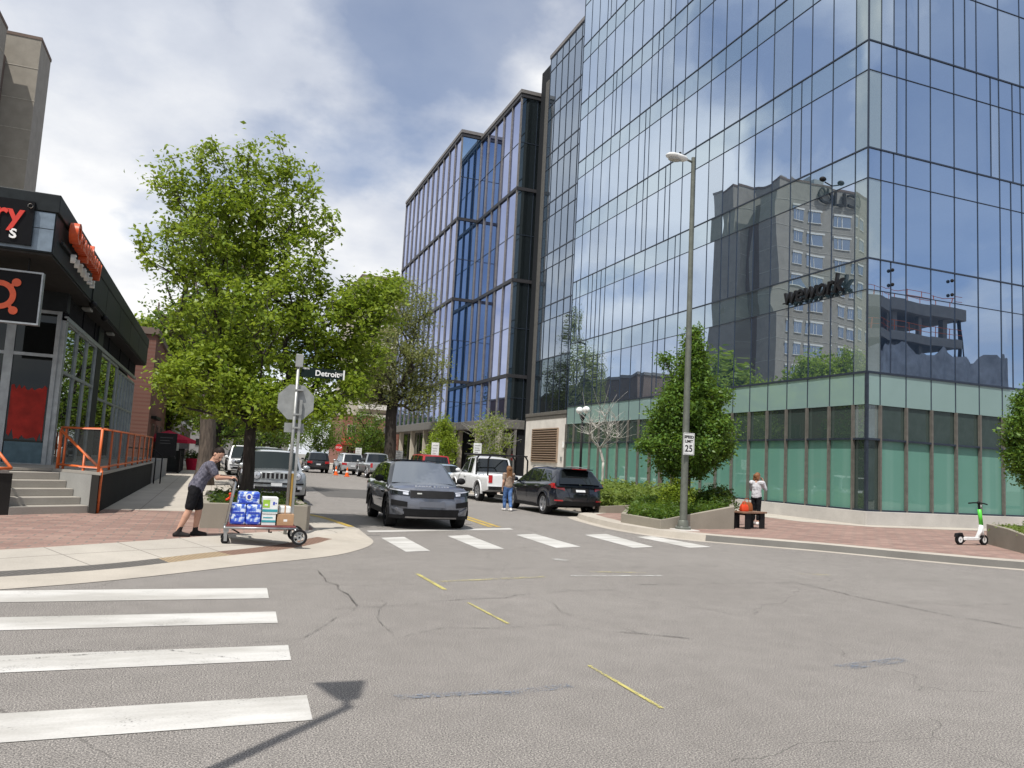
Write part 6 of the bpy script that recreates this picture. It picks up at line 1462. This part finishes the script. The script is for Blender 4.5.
def hand(mb, wr, d, palm_n, grip=.5, s_=1):
    """palm and five curled fingers from the wrist along d; palm_n is where the palm faces"""
    wr, d, pn = V(wr), V(d).normalized(), V(palm_n).normalized(); pn = (pn - d * pn.dot(d)).normalized(); ac = d.cross(pn)
    capsule(mb, wr, wr + d * .075, .024, .030, 1.25, .55, ac, 10)
    for i, l_ in enumerate((.062, .074, .070, .055)):
        p = wr + d * .088 + ac * (-.030 + .020 * i); dd = d.copy()
        for k in range(3):
            ang = grip * (.55 + .25 * k); dd = (dd * math.cos(ang) + pn * math.sin(ang)).normalized() if dd.dot(pn) < .98 else dd
            q = p + dd * l_ * (.45, .32, .27)[k]; capsule(mb, p, q, .0098 - .001 * k, .0092 - .001 * k, n=7); p = q
    p = wr + d * .03 - ac * .03; q = p + (d * .7 - ac * .55 + pn * .4).normalized() * .04; capsule(mb, p, q, .013, .011, n=7); capsule(mb, q, q + (d * .8 + pn * .6).normalized() * .032, .0105, .009, n=7)
def person(label, loc, rz, J, mats, hair='short', female=False, eyes=True):
    """J: joints in local space, +Y is the way the person faces, x to the right"""
    t = thing('person', label, 'person', loc, rz); b = MB(); g = lambda k: V(J[k]); fw = 0.9 if female else 1.0
    hip, wa, ch, ne, hd = g('hip'), g('waist'), g('chest'), g('neck'), g('head'); sd = V(J.get('side', (1, 0, 0))).normalized(); up = (hd - ne).normalized(); fd = V(J['face']).normalized(); fd = (fd - up * fd.dot(up)).normalized(); hs = fd.cross(up)
    capsule(b, hip, wa, .150 * fw, .132 * fw, 1.12, .74, sd); capsule(b, wa, ch, .132 * fw, .158 * fw, 1.1, .74, sd); capsule(b, ch, ne - (ne - ch) * .25, .15 * fw, .09, 1.15, .7, sd); capsule(b, ne, hd - up * .06, .056, .055)
    capsule(b, hd - up * .035 + fd * .015, hd + up * .045, .076, .088, .88, 1.08, hs); capsule(b, hd - up * .075 + fd * .045, hd - up * .03 + fd * .03, .045, .06, 1, 1, hs)
    capsule(b, hd - up * .005 + fd * .098, hd - up * .028 + fd * .112, .011, .016); capsule(b, hd - up * .07 + fd * .086 - hs * .02, hd - up * .07 + fd * .086 + hs * .02, .010, .010)
    for s_ in (-1, 1): capsule(b, hd + hs * s_ * .078 - up * .02, hd + hs * s_ * .082 + up * .015, .014, .018, .5, 1.2, hs)
    for s_, k in ((-1, 'l'), (1, 'r')):
        sh, el, wr = g('sh_' + k), g('el_' + k), g('wr_' + k); capsule(b, ch + (sh - ch) * .4 + (ne - ch) * .3, sh, .07, .062); capsule(b, sh, el, .052, .040); capsule(b, el, wr, .041, .027)
        hand(b, wr, J['hd_' + k], J['pn_' + k], J.get('grip_' + k, .5))
        hp, kn, an, to = g('hp_' + k), g('kn_' + k), g('an_' + k), g('to_' + k); capsule(b, hp, kn, .088 * fw, .058); capsule(b, kn, kn.lerp(an, .3), .056, .058); capsule(b, kn.lerp(an, .3), an, .056, .036); capsule(b, an - V((0, 0, .03)), to, .038, .028)
    fuse(b, 'body', mats['skin'], t, .0075, 4)
    # clothes
    b = MB(); e = .022
    capsule(b, hip + (wa - hip) * .05, wa, .170 * fw, .155 * fw, 1.12, .80, sd); capsule(b, wa, ch, .150 * fw, .172 * fw, 1.1, .78, sd); capsule(b, ch, ne - (ne - ch) * .3, .165 * fw, .085, 1.15, .72, sd)
    sl_ = J.get('sleeve', .55)
    for k in 'lr':
        sh, el, wr = g('sh_' + k), g('el_' + k), g('wr_' + k); capsule(b, ch + (sh - ch) * .4 + (ne - ch) * .3, sh, .082, .078)
        if sl_ <= 1: capsule(b, sh, sh.lerp(el, sl_), .074, .068)
        else: capsule(b, sh, el, .074, .06); capsule(b, el, el.lerp(wr, .88), .06, .046)
    fuse(b, 'shirt', mats['shirt'], t, .012, 3)
    b = MB(); capsule(b, hip - (wa - hip) * .1, hip + (wa - hip) * .45, .162 * fw, .155 * fw, 1.12, .8, sd); ln = J.get('leg', 1.0)
    for k in 'lr':
        hp, kn, an = g('hp_' + k), g('kn_' + k), g('an_' + k); sl2 = .108 if ln < 1 else .098
        if ln < 1: capsule(b, hp, hp.lerp(kn, ln), sl2 * fw, .086)
        else: capsule(b, hp, kn, sl2 * fw, .072); capsule(b, kn, kn.lerp(an, .9 if ln == 1 else ln - 1), .072, .058)
    fuse(b, 'shorts' if ln < 1 else 'trousers', mats['legs'], t, .012, 3)
    for k in 'lr':
        an, to, kn_ = g('an_' + k), g('to_' + k), g('kn_' + k); b = MB(); d = (to - an); d.z = 0; d.normalize(); heel = V((an.x, an.y, to.z)) - d * .035
        capsule(b, heel + V((0, 0, .015)), to + V((0, 0, .008)), .046, .040, 1, 1); capsule(b, an - V((0, 0, .045)), an + V((0, 0, .0)) + (kn_ - an) * J.get('sock', .0), .047, .041); capsule(b, heel.lerp(to, .35) + V((0, 0, .035)), to + V((0, 0, .01)), .042, .036); fuse(b, 'shoe', mats['shoe'], t, .01, 2)
    b = MB(); c = hd - fd * .016 + up * .03
    if hair == 'short': capsule(b, c - up * .02 - fd * .02, c + up * .035 + fd * .012, .088, .086, .94, 1.08, hs)
    elif hair == 'cap': capsule(b, c - up * .01 - fd * .015, c + up * .03 + fd * .01, .092, .09, .96, 1.08, hs)
    else:
        capsule(b, c - up * .02 - fd * .025, c + up * .03, .094, .09, .96, 1.05, hs); L_ = .34 if hair == 'long' else .13
        for q in (-.06, -.03, 0, .03, .06): capsule(b, c + hs * q - fd * .05, c + hs * q * 1.35 - fd * .075 - V((0, 0, 1)) * (L_ + rnd.uniform(-.03, .03)), .05, .032)
    fuse(b, 'hair', mats['hair'], t, .010, 2)
    if eyes:
        for s_ in (-1, 1): MB().ell(hd + fd * .090 + hs * s_ * .031 + up * .005, (.011, .009, .008), 8, 6).build('eye', 'black_cloth', t)
        MB().ell(hd + fd * .094 - up * .068, (.02, .006, .006), 8, 6, rot=fd.to_track_quat('Y', 'Z')).build('mouth', 'mouth', t)
    return t
M['mouth'] = plain('lip_colour', (.30, .12, .10), .5, 0, .05)
# man pushing the cart: faces +x in the world (rotated -90 degrees), so local y is world x
person('man in a dark plaid shirt and black shorts leaning forward to push the loaded cart', (-.22, 14.35, .13), R_(-90), dict(
    hip=(0, -.02, .84), waist=(0, .04, .98), chest=(0, .155, 1.16), neck=(0, .205, 1.285), head=(.03, .275, 1.40), face=(.66, .72, -.10), hp_l=(-.09, -.02, .82), hp_r=(.09, -.03, .82), kn_l=(-.10, .05, .44), kn_r=(.10, -.10, .45), an_l=(-.10, .02, .09), an_r=(.10, -.24, .11), to_l=(-.11, .18, .035), to_r=(.11, -.08, .035),
    sh_l=(-.19, .17, 1.23), sh_r=(.19, .17, 1.225), el_l=(-.235, .30, 1.03), el_r=(.235, .30, 1.02), wr_l=(-.18, .49, 1.03), wr_r=(.18, .49, 1.025), hd_l=(.1, 1, .05), hd_r=(-.1, 1, .05), pn_l=(0, .1, -1), pn_r=(0, .1, -1), grip_l=.9, grip_r=.9, sleeve=.62, leg=.80, sock=.3),
    dict(skin='skin', shirt='shirt', legs='black_cloth', shoe='shoe_black', hair='hair_dark'), 'short')
person('woman with long brown hair and blue jeans walking beside the dark parked car', (9.72, 25.75, 0), R_(4), dict(
    hip=(0, 0, .85), waist=(0, 0, 1.0), chest=(0, .01, 1.16), neck=(0, .0, 1.32), head=(.0, .02, 1.435), face=(0, 1, -.05), hp_l=(-.08, 0, .83), hp_r=(.08, 0, .83), kn_l=(-.07, .10, .45), kn_r=(.07, -.05, .44), an_l=(-.06, .10, .09), an_r=(.06, -.17, .12), to_l=(-.065, .25, .03), to_r=(.065, -.03, .035),
    sh_l=(-.165, 0, 1.26), sh_r=(.165, 0, 1.26), el_l=(-.21, -.04, 1.0), el_r=(.20, .06, 1.0), wr_l=(-.20, .04, .80), wr_r=(.12, .22, 1.05), hd_l=(0, .2, -1), hd_r=(-.3, .6, .5), pn_l=(1, 0, 0), pn_r=(-.6, -.2, .3), sleeve=.5, leg=1),
    dict(skin='skin', shirt='top_tan', legs='jeans', shoe='shoe_white', hair='hair_brown'), 'long', True)
person('woman in a pale hooded top standing behind the bench with a hand at her face', (16.0, 20.3, .15), R_(-62), dict(
    hip=(0, 0, .88), waist=(0, 0, 1.03), chest=(0, .02, 1.20), neck=(0, .02, 1.37), head=(.0, .06, 1.49), face=(.25, 1, -.3), hp_l=(-.085, 0, .86), hp_r=(.085, 0, .86), kn_l=(-.09, .03, .47), kn_r=(.08, -.01, .47), an_l=(-.09, 0, .09), an_r=(.08, -.05, .09), to_l=(-.10, .15, .03), to_r=(.09, .10, .03),
    sh_l=(-.175, .01, 1.31), sh_r=(.175, .01, 1.31), el_l=(-.22, .12, 1.09), el_r=(.23, .14, 1.12), wr_l=(-.06, .27, 1.15), wr_r=(.12, .22, 1.36), hd_l=(.5, .4, .4), hd_r=(-.35, -.15, .8), pn_l=(0, -.4, .6), pn_r=(-.4, -.7, 0), sleeve=2, leg=1.75),
    dict(skin='skin', shirt='hoodie', legs='black_cloth', shoe='shoe_white', hair='hair_auburn'), 'bob', True)

# ------------------------------------------------------------------ loaded hand cart
CX, CY, CZ = .22, 14.1, .085
t = thing('hand_cart', 'flat steel hand cart with a tall bent handle and large rear wheels', 'cart', (CX, CY, CZ))
MB().box(.06, 1.18, -.30, .30, .285, .315).build('deck', 'cart_deck', t, bevel=.008)
b = MB(); b.tube([(.04, -.31, .27), (1.2, -.31, .27), (1.2, .31, .27), (.04, .31, .27), (.04, -.31, .27)], .02, 8); b.tube([(1.15, -.31, .27), (1.3, -.31, .14)], .018, 6); b.tube([(1.15, .31, .27), (1.3, .31, .14)], .018, 6); b.build('frame', 'cart_steel', t, smooth=True)
b = MB()
for s_ in (-1, 1): b.tube([(.06, s_ * .26, .28), (.15, s_ * .26, 1.0), (.12, s_ * .25, 1.05)], .018, 8)
b.tube([(.15, -.26, .95), (.15, .26, .95)], .014, 6); b.build('handle', 'cart_steel', t, smooth=True); MB().tube([(.12, -.29, 1.05), (.12, .29, 1.05)], .024, 10).build('grip', 'trim_black', t, smooth=True)
b = MB(); b.tube([(.12, -.25, .27), (.28, -.25, .18)], .014, 6); b.tube([(.75, -.2, .27), (.75, -.2, .2), (.8, -.2, .2)], .014, 6); b.build('brace', 'trim_black', t)
for s_ in (-1, 1):
    w_ = thing_part('wheel', t, (1.24, s_ * .34, .135)); b = MB(); b.lathe([(.095, -.03), (.13, -.03), (.135, -.012), (.135, .012), (.13, .03), (.095, .03)], n=24, ax='y', ring=True); b.build('tyre', 'tyre', w_, smooth='auto')
    b = MB(); b.lathe([(.02, -.028), (.045, -.028), (.045, .028), (.02, .028)], n=12, ax='y'); b.lathe([(.085, -.02), (.098, -.02), (.098, .02), (.085, .02)], n=24, ax='y', ring=True)
    for k in range(6): a = math.pi / 3 * k; b.obox((.065 * math.cos(a), 0, .065 * math.sin(a)), (.03 * math.cos(a), 0, .03 * math.sin(a)), (-.009 * math.sin(a), 0, .009 * math.cos(a)), (0, .012, 0))
    b.build('rim', 'cart_steel', w_)
    w_ = thing_part('caster', t, (.06, s_ * .25, 0)); b = MB(); b.lathe([(.02, -.02), (.055, -.022), (.065, -.01), (.065, .01), (.055, .022), (.02, .02)], (0, 0, .065), 16, 'y'); b.build('tyre', 'tyre', w_, smooth='auto')
    b = MB(); [b.box(-.02, .03, y - .004, y + .004, .05, .2) for y in (-.03, .03)]; b.box(-.035, .05, -.035, .035, .2, .25); b.build('fork', 'cart_steel', w_)
ZD = CZ + .317
def pack(label, x0, x1, y0, y1, z, h, emb=True):
    t = thing('paper_pack', label, 'paper pack', ((x0 + x1) / 2, y0, z)); hx = (x1 - x0) / 2; b = MB(); b.box(-hx, hx, 0, y1 - y0, 0, h); b.build('wrapper', 'wrap', t, bevel=.028, segs=3)
    b = MB()
    for k in range(2): b.box(-hx + .03, hx - .03, -.004, -.0005, h * (.06 + .47 * k), h * (.16 + .47 * k))
    b.build('print_band', 'wrap_blue', t)
    if not emb: return
    b = MB(); pts = [(.055 * math.cos(a), -.006, h * .6 + .055 * math.sin(a)) for a in [2 * math.pi * k / 18 for k in range(18)]]; b.extr(pts, (0, .004, 0)); b.build('emblem', 'white_box', t)
    b = MB(); pts = [(.030 * math.cos(a), -.008, h * .6 + .036 * math.sin(a)) for a in [2 * math.pi * k / 14 for k in range(14)]]; b.extr(pts, (0, .003, 0)); b.build('emblem', 'wrap_blue', t)
pack('blue and white paper pack, lower left on the cart next to the handle', .33, .575, 13.86, 14.30, ZD, .34, False); pack('blue and white paper pack, lower right of the two on the cart deck', .58, .82, 13.86, 14.30, ZD, .34, False); pack('blue and white paper pack lying on top of the two lower packs', .43, .78, 13.88, 14.26, ZD + .342, .20)
def carton(name, label, x0, x1, y0, y1, z, h, mat, deco=None):
    t = thing(name, label, 'box', ((x0 + x1) / 2, y0, z)); hx = (x1 - x0) / 2; d = y1 - y0; MB().box(-hx, hx, 0, d, 0, h).build('carton', mat, t, bevel=.004); b = MB(); b.box(-hx + .01, hx - .01, d / 2 - .025, d / 2 + .025, h, h + .0015); b.box(-.03, .03, -.0015, -.0002, h * .35, h * .55)
    if deco is None: b.build('tape', 'sign_white', t)
    else: deco(t, hx, h)
def deco1(t, hx, h):
    MB().box(-hx, -.01, -.003, -.0003, h * .38, h * .86).build('green_panel', 'box_green', t); MB().box(-hx, hx, -.003, -.0003, h * .12, h * .28).build('teal_band', 'box_teal', t)
    b = MB(); b.box(.04, .07, -.003, -.0003, h * .55, h * .75); b.box(.08, .10, -.003, -.0003, h * .62, h * .7); b.build('print_mark', 'wrap_blue', t); b = MB(); b.box(-hx + .03, -.04, -.005, -.003, h * .5, h * .6); b.build('print_mark', 'white_box', t)
def deco2(t, hx, h):
    MB().box(-hx, hx, -.003, -.0003, h * .25, h * .45).build('teal_band', 'box_teal', t); MB().box(-hx + .02, hx - .05, -.003, -.0003, h * .62, h * .72).build('teal_band', 'box_teal', t)
carton('white_carton', 'white carton with teal stripes at the bottom in the middle of the cart', .835, 1.06, 13.87, 14.25, ZD, .19, 'white_box', deco2); carton('white_carton', 'white carton with a green panel stacked on the teal-striped one', .835, 1.08, 13.86, 14.27, ZD + .192, .27, 'white_box', deco1)
carton('cardboard_box', 'brown cardboard box at the wheel end of the cart', 1.085, 1.36, 13.88, 14.20, ZD, .19, 'cardboard')
t = thing('wrapped_parcel', 'small pale wrapped parcel on top of the brown cardboard box', 'parcel', (1.21, 14.02, ZD + .192)); b = MB(); b.box(-.1, .1, -.09, .09, 0, .13); b.build('wrapping', 'white_box', t, bevel=.03, segs=3); MB().box(-.012, .012, -.092, .092, .0, .133).build('tape', 'cardboard', t)
